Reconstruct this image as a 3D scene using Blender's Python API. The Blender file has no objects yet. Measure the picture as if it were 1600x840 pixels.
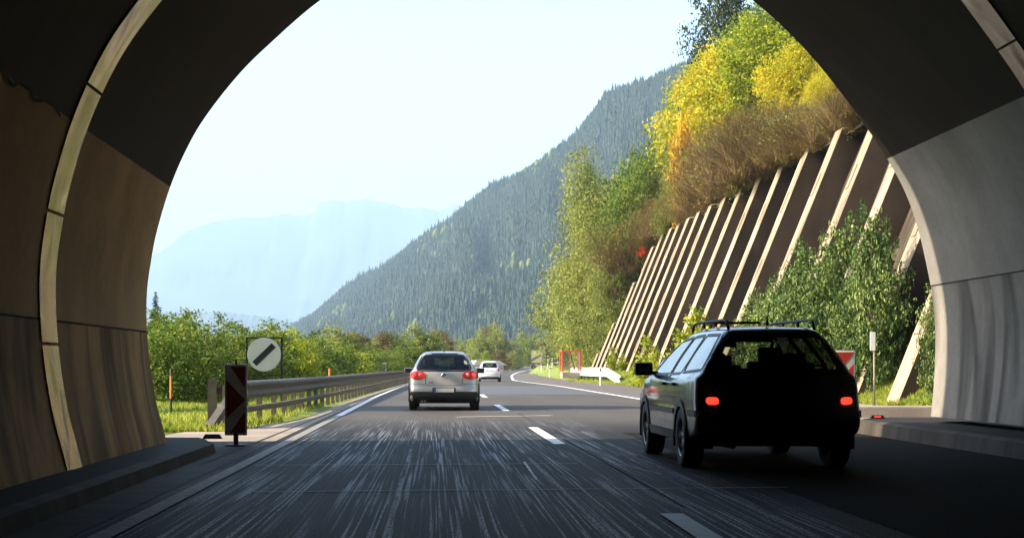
import bpy, bmesh, math, random
import numpy as np
from mathutils import Vector, Matrix
from mathutils.bvhtree import BVHTree
from mathutils import noise as mnoise
from mathutils.geometry import delaunay_2d_cdt

random.seed(7)
rng = np.random.default_rng(11)
scene = bpy.context.scene
COL = scene.collection
R = math.radians

# ------------------------------------------------------------------ camera, sky, sun, exposure
CH = 1.1            # eye height
F = 2400.0          # focal length expressed in photograph pixels
cam_d = bpy.data.cameras.new("camera")
cam = bpy.data.objects.new("camera", cam_d)
COL.objects.link(cam)
cam.location = (0, 0, CH)
cam.rotation_euler = (R(90), 0, 0)
cam_d.sensor_width = 36
cam_d.lens = 54.0
cam_d.shift_x = 120 / 1600
cam_d.shift_y = 152 / 1600
cam_d.clip_start = 0.05
cam_d.clip_end = 30000
scene.camera = cam

SUN_EL = R(33)
SUN_AZ = R(188)      # direction the light comes from, measured ccw from +X (left, slightly behind)
world = bpy.data.worlds.new("World")
scene.world = world
world.use_nodes = True
wn = world.node_tree
bg = wn.nodes["Background"]
sky = wn.nodes.new("ShaderNodeTexSky")
sky.sky_type = 'NISHITA'
sky.sun_disc = False
sky.sun_elevation = SUN_EL
sky.sun_rotation = R(90) - SUN_AZ
sky.dust_density = 1.8
sky.air_density = 1.0
wn.links.new(sky.outputs[0], bg.inputs[0])
bg.inputs[1].default_value = 0.15

sun_d = bpy.data.lights.new("sun", 'SUN')
sun_d.energy = 5.0
sun_d.angle = R(0.5)
sun_d.color = (1.0, 0.86, 0.66)
sun = bpy.data.objects.new("sun", sun_d)
COL.objects.link(sun)
sdir = Vector((math.cos(SUN_EL) * math.cos(SUN_AZ), math.cos(SUN_EL) * math.sin(SUN_AZ), math.sin(SUN_EL)))
sun.rotation_euler = sdir.to_track_quat('Z', 'Y').to_euler()
sun.location = sdir * 200

scene.view_settings.view_transform = 'Standard'
scene.view_settings.look = 'None'
scene.view_settings.gamma = 1
scene.view_settings.exposure = 1.72
scene.cycles.use_denoising = True
scene.cycles.max_bounces = 8
scene.cycles.diffuse_bounces = 4
scene.cycles.glossy_bounces = 3
scene.cycles.transmission_bounces = 6
scene.cycles.transparent_max_bounces = 10
scene.cycles.volume_bounces = 0
scene.cycles.sample_clamp_indirect = 6

# ------------------------------------------------------------------ materials
def mat(name):
    m = bpy.data.materials.new(name)
    m.use_nodes = True
    nt = m.node_tree
    return m, nt, nt.nodes["Principled BSDF"]

def N(nt, typ, **kw):
    n = nt.nodes.new(typ)
    for k, v in kw.items():
        setattr(n, k, v)
    return n

def coords(nt, scale, src='Object'):
    tc = N(nt, 'ShaderNodeTexCoord') if src != 'Position' else N(nt, 'ShaderNodeNewGeometry')
    mp = N(nt, 'ShaderNodeMapping')
    mp.inputs['Scale'].default_value = scale
    nt.links.new(tc.outputs[src], mp.inputs[0])
    return mp.outputs[0]

def noise(nt, vec, scale=1.0, detail=5, rough=0.6, dist=0.0):
    n = N(nt, 'ShaderNodeTexNoise')
    n.inputs['Scale'].default_value = scale
    n.inputs['Detail'].default_value = detail
    n.inputs['Roughness'].default_value = rough
    n.inputs['Distortion'].default_value = dist
    nt.links.new(vec, n.inputs['Vector'])
    return n.outputs['Fac']

def ramp(nt, fac, stops):
    r = N(nt, 'ShaderNodeValToRGB')
    els = r.color_ramp.elements
    while len(els) < len(stops):
        els.new(0.5)
    for e, (p, c) in zip(els, stops):
        e.position = p
        if isinstance(c, (int, float)):
            c = (c, c, c)
        e.color = (c[0], c[1], c[2], 1)
    nt.links.new(fac, r.inputs[0])
    return r.outputs[0]

def mix(nt, fac, a, b, mode='MIX'):
    m = N(nt, 'ShaderNodeMix', data_type='RGBA', blend_type=mode)
    for sock, v in ((m.inputs[0], fac), (m.inputs[6], a), (m.inputs[7], b)):
        if isinstance(v, (int, float)):
            sock.default_value = v
        elif isinstance(v, tuple):
            sock.default_value = (v[0], v[1], v[2], 1)
        else:
            nt.links.new(v, sock)
    return m.outputs[2]

def bump(nt, b, h, strength=0.3, dist=0.02):
    n = N(nt, 'ShaderNodeBump')
    n.inputs['Strength'].default_value = strength
    n.inputs['Distance'].default_value = dist
    nt.links.new(h, n.inputs['Height'])
    nt.links.new(n.outputs[0], b.inputs['Normal'])

def simple(name, col, rough=0.6, metal=0.0, var=0.25, vscale=3.0, coat=0.0, bmp=0.0, spec=0.5, emit=None):
    m, nt, b = mat(name)
    f = noise(nt, coords(nt, (1, 1, 1)), vscale, 6)
    lo = tuple(c * (1 - var) for c in col)
    hi = tuple(min(1, c * (1 + var)) for c in col)
    nt.links.new(ramp(nt, f, [(0.3, lo), (0.7, hi)]), b.inputs['Base Color'])
    b.inputs['Roughness'].default_value = rough
    b.inputs['Metallic'].default_value = metal
    b.inputs['Coat Weight'].default_value = coat
    b.inputs['Coat Roughness'].default_value = 0.04
    b.inputs['Specular IOR Level'].default_value = spec
    if bmp:
        bump(nt, b, noise(nt, coords(nt, (1, 1, 1)), vscale * 8, 4), bmp)
    if emit:
        b.inputs['Emission Color'].default_value = (*emit[0], 1)
        b.inputs['Emission Strength'].default_value = emit[1]
    return m

def leaf_mat(name, c1, c2, c3, trans=0.4, scale=0.5):
    m, nt, b = mat(name)
    g = N(nt, 'ShaderNodeNewGeometry')
    f = noise(nt, coords(nt, (1, 1, 1), 'Position'), scale, 3)
    a = N(nt, 'ShaderNodeMath', operation='MULTIPLY'); a.inputs[1].default_value = 0.55
    nt.links.new(g.outputs['Random Per Island'], a.inputs[0])
    s = N(nt, 'ShaderNodeMath', operation='MULTIPLY_ADD'); s.inputs[1].default_value = 0.9
    nt.links.new(f, s.inputs[0]); nt.links.new(a.outputs[0], s.inputs[2])
    c = ramp(nt, s.outputs[0], [(0.35, c1), (0.7, c2), (1.0, c3)])
    nt.links.new(c, b.inputs['Base Color'])
    b.inputs['Roughness'].default_value = 0.6
    b.inputs['Specular IOR Level'].default_value = 0.22
    t = N(nt, 'ShaderNodeBsdfTranslucent')
    nt.links.new(c, t.inputs[0])
    mx = N(nt, 'ShaderNodeMixShader'); mx.inputs[0].default_value = trans
    nt.links.new(b.outputs[0], mx.inputs[1]); nt.links.new(t.outputs[0], mx.inputs[2])
    nt.links.new(mx.outputs[0], nt.nodes['Material Output'].inputs[0])
    return m

def glass_mat(name, tint, refl_rough=0.02, fres=1.5, base=0.0):
    m, nt, b = mat(name)
    tr = N(nt, 'ShaderNodeBsdfTransparent'); tr.inputs[0].default_value = (*tint, 1)
    gl = N(nt, 'ShaderNodeBsdfGlossy'); gl.inputs['Roughness'].default_value = refl_rough
    lw = N(nt, 'ShaderNodeLayerWeight'); lw.inputs[0].default_value = 0.5
    pw = N(nt, 'ShaderNodeMath', operation='POWER'); pw.inputs[1].default_value = 4.0 if fres < 2 else 2.0
    nt.links.new(lw.outputs['Facing'], pw.inputs[0])
    fr = N(nt, 'ShaderNodeMath', operation='MULTIPLY_ADD'); fr.inputs[1].default_value = 0.8; fr.inputs[2].default_value = 0.03 if fres < 2 else 0.12
    nt.links.new(pw.outputs[0], fr.inputs[0])
    mx = N(nt, 'ShaderNodeMixShader')
    nt.links.new(fr.outputs[0], mx.inputs[0]); nt.links.new(tr.outputs[0], mx.inputs[1]); nt.links.new(gl.outputs[0], mx.inputs[2])
    nt.links.new(mx.outputs[0], nt.nodes['Material Output'].inputs[0])
    return m

M = {}
def concrete(name, base, stain, streak, vstr, dirt=0.5, rough=0.75, axis='y'):
    """stains run down the wall: fine across the wall, long in height"""
    m, nt, b = mat(name)
    sc = (0.6, 1.15, 0.16)
    v1 = noise(nt, coords(nt, sc), streak, 3, 0.45, 0.8)
    v2 = noise(nt, coords(nt, (1, 1, 1)), 0.8, 8, 0.65)
    v3 = noise(nt, coords(nt, (1, 1, 1)), 14, 6, 0.7)
    c = ramp(nt, v2, [(0.3, tuple(x * 0.72 for x in base)), (0.55, base), (0.75, tuple(min(1, x * 1.18) for x in base))])
    st = ramp(nt, v1, [(0.40, 1.0), (0.40 + 0.3 * (1 - dirt) + 0.05, 0.0)]) if False else ramp(nt, v1, [(0.36, 1.0), (0.58, 0.0)])
    mm = N(nt, 'ShaderNodeMath', operation='MULTIPLY'); mm.inputs[1].default_value = vstr
    nt.links.new(st, mm.inputs[0])
    c = mix(nt, mm.outputs[0], c, stain)
    c = mix(nt, 0.35, c, ramp(nt, v3, [(0.3, 0.6), (0.6, 1.0)]), 'MULTIPLY')
    nt.links.new(c, b.inputs['Base Color'])
    b.inputs['Roughness'].default_value = rough
    b.inputs['Specular IOR Level'].default_value = 0.12
    bump(nt, b, v3, 0.25, 0.01)
    return m

M['lining_low'] = concrete('tunnel concrete ochre stained', (0.82, 0.52, 0.21), (0.13, 0.07, 0.03), 1.5, 0.8)  # ochre carries the warm bounce light painted into the left wall
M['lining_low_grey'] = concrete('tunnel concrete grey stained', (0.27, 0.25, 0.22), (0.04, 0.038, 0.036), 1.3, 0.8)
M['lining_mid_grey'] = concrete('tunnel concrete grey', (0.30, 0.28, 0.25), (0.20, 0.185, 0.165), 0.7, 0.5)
M['lining_mid'] = concrete('tunnel concrete', (0.84, 0.54, 0.23), (0.55, 0.33, 0.13), 0.6, 0.5)  # same bounce warmth painted into the middle of the left wall
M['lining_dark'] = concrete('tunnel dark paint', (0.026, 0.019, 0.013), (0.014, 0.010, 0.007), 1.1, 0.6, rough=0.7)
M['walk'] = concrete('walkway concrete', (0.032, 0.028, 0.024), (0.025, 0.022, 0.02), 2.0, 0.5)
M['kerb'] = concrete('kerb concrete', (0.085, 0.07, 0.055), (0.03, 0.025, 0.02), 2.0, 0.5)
M['apron'] = concrete('apron concrete', (0.36, 0.30, 0.24), (0.2, 0.18, 0.16), 1.0, 0.4)
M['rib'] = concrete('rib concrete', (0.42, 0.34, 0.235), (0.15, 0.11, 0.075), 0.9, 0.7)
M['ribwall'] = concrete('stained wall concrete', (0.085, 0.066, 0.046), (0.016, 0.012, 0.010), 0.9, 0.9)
M['ribside'] = concrete('rib side stained', (0.075, 0.052, 0.034), (0.02, 0.015, 0.010), 0.6, 0.8)  # stained concrete with shade painted in, darker than the rib fronts
M['groove'] = simple('joint groove', (0.02, 0.018, 0.015), 0.9)

def asphalt():
    m, nt, b = mat('asphalt')
    pos = coords(nt, (1, 1, 1), 'Position')
    sep = N(nt, 'ShaderNodeSeparateXYZ'); nt.links.new(pos, sep.inputs[0])
    def sstep(out, a, bb):
        n = N(nt, 'ShaderNodeMapRange', interpolation_type='SMOOTHSTEP')
        n.inputs[1].default_value = a; n.inputs[2].default_value = bb
        nt.links.new(out, n.inputs[0]); return n.outputs[0]
    def mul(a, c):
        n = N(nt, 'ShaderNodeMath', operation='MULTIPLY')
        for s, v in zip(n.inputs, (a, c)):
            if isinstance(v, (int, float)): s.default_value = v
            else: nt.links.new(v, s)
        return n.outputs[0]
    fine = noise(nt, coords(nt, (1, 0.6, 1), 'Position'), 55, 3, 0.7)
    big = noise(nt, coords(nt, (1, 0.25, 1), 'Position'), 0.6, 6)
    base = ramp(nt, fine, [(0.3, (0.05, 0.045, 0.04)), (0.7, (0.16, 0.145, 0.13))])
    base = mix(nt, 0.5, base, ramp(nt, big, [(0.3, 0.55), (0.7, 1.0)]), 'MULTIPLY')
    # milled grooves of the left lane, with sky glints painted along them
    groove = noise(nt, coords(nt, (1, 0.006, 1), 'Position'), 42, 1, 0.5)
    wide = noise(nt, coords(nt, (1, 0.03, 1), 'Position'), 2.6, 4, 0.6)
    spk = noise(nt, coords(nt, (1, 0.4, 1), 'Position'), 46, 2, 0.9)
    st = mul(ramp(nt, groove, [(0.52, 0.0), (0.62, 1.0)]), ramp(nt, wide, [(0.42, 0.06), (0.60, 1.0)]))
    st = mul(st, ramp(nt, spk, [(0.42, 0.0), (0.56, 1.0)]))
    # a few long bright scrapes
    scr = noise(nt, coords(nt, (1, 0.0015, 1), 'Position'), 7.5, 1, 0.4)
    sc2 = mul(ramp(nt, scr, [(0.665, 0.0), (0.70, 0.7)]), mul(ramp(nt, spk, [(0.44, 0.0), (0.56, 1.0)]), ramp(nt, noise(nt, coords(nt, (1, 0.25, 1), 'Position'), 2.0, 3, 0.7), [(0.4, 0.0), (0.6, 1.0)])))
    mx = N(nt, 'ShaderNodeMath', operation='MAXIMUM'); nt.links.new(st, mx.inputs[0]); nt.links.new(sc2, mx.inputs[1])
    lane = mul(sstep(sep.outputs[0], 3.3, 2.2), sstep(sep.outputs[1], 36, 20))
    lane = mul(lane, sstep(sep.outputs[0], -2.4, -1.9))
    st = mul(mx.outputs[0], lane)
    dark = ramp(nt, fine, [(0.35, (0.004, 0.004, 0.005)), (0.7, (0.035, 0.035, 0.038))])  # tunnel shade put into the asphalt colour
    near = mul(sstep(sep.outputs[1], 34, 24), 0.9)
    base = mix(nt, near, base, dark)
    c = mix(nt, mul(st, 0.8), base, (0.42, 0.47, 0.54))  # pale blue paints the sky glint on the streaks
    nt.links.new(c, b.inputs['Base Color'])
    rr = ramp(nt, fine, [(0.3, 0.75), (0.7, 0.45)])
    nt.links.new(rr, b.inputs['Roughness'])
    nt.links.new(ramp(nt, mul(st, 1.0), [(0.0, 0.03), (0.8, 0.8)]), b.inputs['Specular IOR Level'])
    ad = N(nt, 'ShaderNodeMath', operation='MULTIPLY_ADD'); ad.inputs[1].default_value = 0.7
    gl = mul(groove, lane)
    nt.links.new(gl, ad.inputs[0]); nt.links.new(fine, ad.inputs[2])
    bump(nt, b, ad.outputs[0], 0.8, 0.015)
    return m
M['asphalt'] = asphalt()
M['asphalt_new'] = simple('newer asphalt patch', (0.075, 0.074, 0.074), 0.62, var=0.3, vscale=40, bmp=0.3)
M['asphalt_brown'] = simple('layby asphalt', (0.11, 0.092, 0.08), 0.75, var=0.3, vscale=30, bmp=0.3)
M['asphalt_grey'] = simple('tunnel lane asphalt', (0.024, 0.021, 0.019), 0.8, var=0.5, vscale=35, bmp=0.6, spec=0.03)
def paint():
    m, nt, b = mat('worn white paint')
    f = noise(nt, coords(nt, (1, 1, 1), 'Position'), 9, 8, 0.75)
    nt.links.new(ramp(nt, f, [(0.30, (0.18, 0.175, 0.17)), (0.40, (0.66, 0.65, 0.62)), (0.8, (0.80, 0.79, 0.76))]), b.inputs['Base Color'])
    b.inputs['Roughness'].default_value = 0.6
    return m
M['paint'] = paint()
M['faded'] = simple('faded line paint', (0.22, 0.20, 0.17), 0.7, var=0.4, vscale=8)
M['scrape'] = simple('pale scrape', (0.42, 0.35, 0.27), 0.8, var=0.3, vscale=6)

def ground_mat():
    m, nt, b = mat('grass ground')
    f1 = noise(nt, coords(nt, (1, 1, 1), 'Position'), 0.35, 8, 0.7)
    f2 = noise(nt, coords(nt, (1, 1, 1), 'Position'), 9, 5, 0.7)
    c = ramp(nt, f1, [(0.3, (0.08, 0.13, 0.02)), (0.5, (0.18, 0.24, 0.03)), (0.7, (0.28, 0.27, 0.06))])
    c = mix(nt, 0.6, c, ramp(nt, f2, [(0.3, 0.35), (0.7, 1.0)]), 'MULTIPLY')
    nt.links.new(c, b.inputs['Base Color'])
    b.inputs['Roughness'].default_value = 0.9
    bump(nt, b, f2, 0.8, 0.08)
    return m
M['ground'] = ground_mat()
M['earth'] = simple('slope earth', (0.085, 0.07, 0.035), 0.95, var=0.5, vscale=1.2, bmp=0.6)
M['forest_floor'] = simple('forest floor', (0.012, 0.017, 0.009), 0.95, var=0.4, vscale=0.02)
M['rock'] = simple('far rock', (0.07, 0.075, 0.085), 0.95, var=0.5, vscale=0.004)
M['blade'] = leaf_mat('grass blades', (0.10, 0.15, 0.02), (0.26, 0.34, 0.035), (0.50, 0.46, 0.10), 0.5, 0.5)
M['bark'] = simple('bark', (0.10, 0.075, 0.05), 0.9, var=0.4, vscale=5, bmp=0.5)
M['twig'] = leaf_mat('dry twigs', (0.035, 0.022, 0.010), (0.11, 0.07, 0.027), (0.26, 0.18, 0.06), 0.12, 0.9)
M['l_hedge'] = leaf_mat('hedge leaves', (0.035, 0.07, 0.01), (0.11, 0.17, 0.02), (0.28, 0.31, 0.04), 0.45)
M['l_green'] = leaf_mat('green leaves', (0.03, 0.07, 0.010), (0.11, 0.18, 0.022), (0.26, 0.30, 0.04), 0.45)
M['l_shrub'] = leaf_mat('glossy shrub leaves', (0.012, 0.035, 0.008), (0.055, 0.11, 0.018), (0.30, 0.36, 0.10), 0.25)
M['l_willow'] = leaf_mat('willow leaves', (0.07, 0.10, 0.015), (0.22, 0.26, 0.045), (0.38, 0.38, 0.09), 0.4, 0.25)
M['l_yellow'] = leaf_mat('yellow leaves', (0.16, 0.21, 0.012), (0.46, 0.44, 0.02), (0.72, 0.52, 0.03), 0.45)
M['l_lime'] = leaf_mat('lime leaves', (0.07, 0.12, 0.01), (0.22, 0.29, 0.015), (0.48, 0.46, 0.02), 0.4)
M['l_orange'] = leaf_mat('orange leaves', (0.22, 0.14, 0.02), (0.55, 0.33, 0.02), (0.78, 0.44, 0.02), 0.4)
M['l_rust'] = leaf_mat('rusty leaves', (0.05, 0.045, 0.012), (0.15, 0.105, 0.025), (0.27, 0.17, 0.035), 0.35)
M['l_dark'] = leaf_mat('dark leaves', (0.015, 0.03, 0.012), (0.04, 0.06, 0.02), (0.10, 0.11, 0.035), 0.3)
M['l_spruce'] = leaf_mat('spruce needles', (0.004, 0.014, 0.008), (0.012, 0.028, 0.014), (0.035, 0.055, 0.022), 0.1)
M['l_red'] = leaf_mat('red creeper leaves', (0.35, 0.03, 0.01), (0.6, 0.06, 0.02), (0.7, 0.12, 0.02), 0.4)
M['steel'] = simple('galvanised steel', (0.13, 0.115, 0.095), 0.65, 0.35, var=0.3, vscale=6)
M['steel_white'] = simple('pale painted rail', (0.72, 0.69, 0.62), 0.5, 0.0, var=0.12, vscale=4)
M['steel_dark'] = simple('dark steel', (0.10, 0.095, 0.09), 0.6, 0.5, var=0.3, vscale=6)
M['sign_white'] = simple('sign white', (0.66, 0.63, 0.52), 0.5, var=0.06, vscale=3)
M['sign_black'] = simple('sign black', (0.015, 0.015, 0.015), 0.5)
M['sign_red'] = simple('sign red', (0.50, 0.035, 0.02), 0.45, var=0.15, vscale=3)
M['beacon_white'] = simple('beacon white', (0.62, 0.56, 0.46), 0.5, var=0.12, vscale=3)
M['beacon_red_dull'] = simple('beacon dull red', (0.26, 0.03, 0.02), 0.5, var=0.2, vscale=3)  # red darkened in colour for the beacon in tunnel shade
M['beacon_white_dull'] = simple('beacon dull white', (0.75, 0.62, 0.48), 0.5, var=0.2, vscale=3)  # white raised in colour so its bands show in tunnel shade
M['post_orange'] = simple('pole orange', (0.75, 0.20, 0.05), 0.6)
M['post_white'] = simple('post white', (0.78, 0.76, 0.72), 0.6, var=0.08)
M['rubber'] = simple('rubber', (0.018, 0.018, 0.018), 0.75)
M['trim'] = simple('black trim', (0.022, 0.022, 0.023), 0.5, var=0.15)
M['rim'] = simple('alloy', (0.45, 0.45, 0.46), 0.3, 0.9, var=0.1)
M['silver'] = simple('silver paint', (0.56, 0.53, 0.47), 0.32, 0.55, var=0.04, vscale=2, coat=0.6)
M['black_paint'] = simple('near black paint', (0.012, 0.013, 0.017), 0.28, 0.0, var=0.1, coat=1.0)
M['side_paint'] = M['black_paint']
M['white_paint'] = simple('white paint', (0.78, 0.78, 0.76), 0.3, 0.0, var=0.03, coat=0.6)
M['lamp_red'] = simple('lamp red', (0.62, 0.03, 0.025), 0.15, var=0.1, coat=0.8)
M['lamp_red_lit'] = simple('lamp red lit', (0.7, 0.03, 0.02), 0.3, emit=((1.0, 0.05, 0.025), 0.55))
M['lamp_clear'] = simple('lamp clear red', (0.80, 0.22, 0.20), 0.15, coat=0.8)
M['glass'] = glass_mat('car glass', (0.70, 0.74, 0.72), fres=1.4)
M['glass_dark'] = glass_mat('car glass tinted', (0.25, 0.28, 0.30), fres=4.0)
M['glass_rear'] = glass_mat('car glass rear', (0.50, 0.54, 0.53), fres=1.3)
M['interior'] = simple('car interior', (0.02, 0.02, 0.022), 0.8)
M['plate'] = simple('plate white', (0.55, 0.52, 0.45), 0.4, var=0.05)
M['plate_blue'] = simple('plate blue', (0.03, 0.05, 0.30), 0.4)
M['chrome'] = simple('chrome', (0.6, 0.6, 0.6), 0.15, 1.0, var=0.02)
M['foil'] = None
m_, nt_, b_ = mat('reflective band foil')
b_.inputs['Metallic'].default_value = 0.9
b_.inputs['Base Color'].default_value = (0.52, 0.47, 0.38, 1)
b_.inputs['Roughness'].default_value = 0.22
bump(nt_, b_, noise(nt_, coords(nt_, (1, 1.6, 1)), 1.7, 0.0, 0.3, 0.7), 0.8, 0.05)
M['foil'] = m_
M['canvas'] = simple('trailer canvas', (0.36, 0.34, 0.12), 0.7, var=0.15, vscale=0.6)
M['canvas_side'] = simple('trailer side', (0.5, 0.47, 0.38), 0.7, var=0.12, vscale=0.6)
M['roof_pale'] = simple('pale roof', (0.62, 0.55, 0.42), 0.8, var=0.1, vscale=0.6)
M['wall_pale'] = simple('pale wall', (0.55, 0.52, 0.46), 0.9, var=0.1, vscale=0.6)
M['cage_red'] = simple('orange red frame paint', (0.70, 0.12, 0.04), 0.5, var=0.15)
M['mesh_panel'] = glass_mat('scratched clear sheet', (0.62, 0.60, 0.55), 0.35, 2.4)

# ------------------------------------------------------------------ object helpers
def new_obj(name, verts, faces, mats, parent=None, smooth=False, fmat=None, sharp=None):
    me = bpy.data.meshes.new(name)
    me.from_pydata([tuple(v) for v in verts], [], [tuple(f) for f in faces])
    o = bpy.data.objects.new(name, me)
    COL.objects.link(o)
    for m in (mats if isinstance(mats, (list, tuple)) else [mats]):
        me.materials.append(M[m] if isinstance(m, str) else m)
    if fmat is not None:
        me.polygons.foreach_set('material_index', np.asarray(fmat, dtype=np.int32))
    if smooth:
        me.polygons.foreach_set('use_smooth', np.ones(len(me.polygons), dtype=bool))
        if sharp:
            me.set_sharp_from_angle(angle=R(sharp))
    if parent is not None:
        o.parent = parent
    return o

def np_mesh(name, V, Q, m, parent=None, smooth=False):
    """V (n,3), Q (k,3|4) fast mesh"""
    me = bpy.data.meshes.new(name)
    V = np.asarray(V, dtype=np.float32); Q = np.asarray(Q, dtype=np.int32)
    k = Q.shape[1]
    me.vertices.add(len(V)); me.vertices.foreach_set('co', V.ravel())
    me.loops.add(Q.size); me.loops.foreach_set('vertex_index', Q.ravel())
    me.polygons.add(len(Q))
    me.polygons.foreach_set('loop_start', np.arange(0, Q.size, k, dtype=np.int32))
    me.update(calc_edges=True)
    me.validate()
    if smooth:
        me.polygons.foreach_set('use_smooth', np.ones(len(me.polygons), dtype=bool))
    me.materials.append(M[m])
    o = bpy.data.objects.new(name, me)
    COL.objects.link(o)
    if parent is not None:
        o.parent = parent
    return o

class MB:
    def __init__(s):
        s.v = []; s.f = []; s.m = []
    def add(s, vs, fs, mi=0):
        b = len(s.v); s.v += [tuple(x) for x in vs]
        s.f += [tuple(b + i for i in f) for f in fs]; s.m += [mi] * len(fs)
    def box(s, c, d, rot=None, mi=0, bev=0.0):
        bm = bmesh.new(); bmesh.ops.create_cube(bm, size=1)
        for v in bm.verts: v.co = Vector((v.co.x * d[0], v.co.y * d[1], v.co.z * d[2]))
        if bev: bmesh.ops.bevel(bm, geom=bm.edges[:] + bm.verts[:], offset=bev, segments=2, affect='EDGES', profile=0.7)
        mx = Matrix.Translation(c) @ (rot.to_4x4() if rot else Matrix.Identity(4))
        bm.verts.index_update()
        s.add([mx @ v.co for v in bm.verts], [[v.index for v in f.verts] for f in bm.faces], mi); bm.free()
    def tube(s, pts, rad, n=8, mi=0, cap=True):
        pts = [Vector(p) for p in pts]
        if not hasattr(rad, '__len__'): rad = [rad] * len(pts)
        base = len(s.v); prev = None
        for i, p in enumerate(pts):
            t = (pts[min(i + 1, len(pts) - 1)] - pts[max(i - 1, 0)]).normalized()
            u = t.orthogonal().normalized() if prev is None else (prev - t * prev.dot(t)).normalized()
            prev = u; w = t.cross(u)
            for k in range(n):
                a = 2 * math.pi * k / n
                s.v.append(tuple(p + (u * math.cos(a) + w * math.sin(a)) * rad[i]))
        for i in range(len(pts) - 1):
            for k in range(n):
                a = base + i * n + k; b = base + i * n + (k + 1) % n
                s.f.append((a, b, b + n, a + n)); s.m.append(mi)
        if cap:
            s.f.append(tuple(base + k for k in range(n))[::-1]); s.m.append(mi)
            e = base + (len(pts) - 1) * n
            s.f.append(tuple(e + k for k in range(n))); s.m.append(mi)
    def prism(s, poly, y0, y1, axis='y', mi=0):
        """poly in the (x,z) plane extruded in y (axis y) or (y,z) in x (axis x)"""
        n = len(poly)
        P = (lambda a, b, t: (a, t, b)) if axis == 'y' else ((lambda a, b, t: (t, a, b)) if axis == 'x' else (lambda a, b, t: (a, b, t)))
        vs = [P(a, b, y0) for a, b in poly] + [P(a, b, y1) for a, b in poly]
        fs = [tuple(range(n)), tuple(range(2 * n - 1, n - 1, -1))] + [(i, i + n, (i + 1) % n + n, (i + 1) % n) for i in range(n)]
        s.add(vs, fs, mi)
    def lathe(s, prof, c, axis='x', n=28, mi=0):
        """prof list of (radius, along)"""
        b = len(s.v); c = Vector(c)
        for r, a in prof:
            for k in range(n):
                t = 2 * math.pi * k / n
                if axis == 'x': s.v.append((c.x + a, c.y + r * math.cos(t), c.z + r * math.sin(t)))
                elif axis == 'y': s.v.append((c.x + r * math.cos(t), c.y + a, c.z + r * math.sin(t)))
                else: s.v.append((c.x + r * math.cos(t), c.y + r * math.sin(t), c.z + a))
        for i in range(len(prof) - 1):
            for k in range(n):
                p = b + i * n + k; q = b + i * n + (k + 1) % n
                s.f.append((p, q, q + n, p + n)); s.m.append(mi)
    def build(s, name, m, parent=None, smooth=False, sharp=None):
        o = new_obj(name, s.v, s.f, m, parent, smooth, s.m, sharp)
        bm = bmesh.new(); bm.from_mesh(o.data)
        bmesh.ops.recalc_face_normals(bm, faces=bm.faces); bm.to_mesh(o.data); bm.free()
        return o

def tag(o, label=None, cat=None, group=None, kind=None):
    if label: o['label'] = label
    if cat: o['category'] = cat
    if group: o['group'] = group
    if kind: o['kind'] = kind
    return o

def thing(name, label, cat, loc=(0, 0, 0), rz=0.0, group=None):
    o = bpy.data.objects.new(name, None); COL.objects.link(o)
    o.empty_display_size = 0.2
    o.location = loc; o.rotation_euler = (0, 0, rz)
    return tag(o, label, cat, group)

KIDS = {}
def kids(o):
    return [c for c in COL.objects if c.parent is o]
def dup(root, loc, rz=0.0, label=None, group=None, scale=None):
    if root.name not in KIDS:
        KIDS[root.name] = [(c, kids(c)) for c in kids(root)]
    r = root.copy(); COL.objects.link(r)
    r.location = loc; r.rotation_euler = (0, 0, rz)
    if scale is not None: r.scale = scale if hasattr(scale, '__len__') else (scale,) * 3
    if label: r['label'] = label
    if group: r['group'] = group
    for c, gs in KIDS[root.name]:
        d = c.copy(); COL.objects.link(d); d.parent = r
        for g in gs:
            e = g.copy(); COL.objects.link(e); e.parent = d
    return r

def at(px, d, z=None, py=None):
    """where a thing that the photo shows at column px stands, d metres ahead"""
    x = (px - 680) * d / F
    if py is not None: z = CH - (py - 572) * d / F
    return (x, d, 0.0 if z is None else z)

# ------------------------------------------------------------------ road geometry
def prof(y):
    return 0.0 if y < 120 else (2.07e-4 * (min(y, 620) - 120) ** 1.5)
def left_line(y):
    return -2.15 + (2.2e-4 * (y - 45) ** 2 if y > 45 else 0)
def sm(a, b, x):
    t = max(0.0, min(1.0, (x - a) / (b - a))); return t * t * (3 - 2 * t)
def right_line(y):
    w = 9.0 - 1.8 * sm(80, 128, y)
    return left_line(y) + w - (2.2e-4 * (y - 45) ** 2 * (1 - sm(70, 140, y)) if y > 45 else 0)
def lane_line(y):
    return left_line(y) + 3.9 - 0.3 * sm(60, 130, y)
def layby(y):
    pts = [(-60, 6.95), (26, 6.95), (27.5, 12.2), (40, 12.6), (48, 12.4), (62, 12.2), (82, 11.4), (93, 10.6), (110, 10.0), (147, 10.9), (175, 11.6), (200, 13.2)]
    if y >= 200: return right_line(y) + 1.6
    for (a, xa), (b, xb) in zip(pts, pts[1:]):
        if y <= b: return xa + (xb - xa) * (y - a) / (b - a)
def rail_x(y):
    pts = [(26, -3.75), (33, -3.3), (45, -3.0), (60, -2.75)]
    if y >= 60: return left_line(y) - (0.62 - 0.2 * sm(60, 95, y)) - 0.0
    for (a, xa), (b, xb) in zip(pts, pts[1:]):
        if y <= b: return xa + (xb - xa) * (y - a) / (b - a)
WALLX = 13.0
def bank(x, y):
    """extra height of the verge towards the retaining wall"""
    e = layby(y)
    if x <= e: return 0.0
    up = 0.68 if y < 130 else 0.68 + 0.3 * sm(130, 160, y)
    near = sm(30, 36, y)
    return up * sm(0, max(1.6, min(2.6, WALLX - e)), x - e) * near
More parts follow.
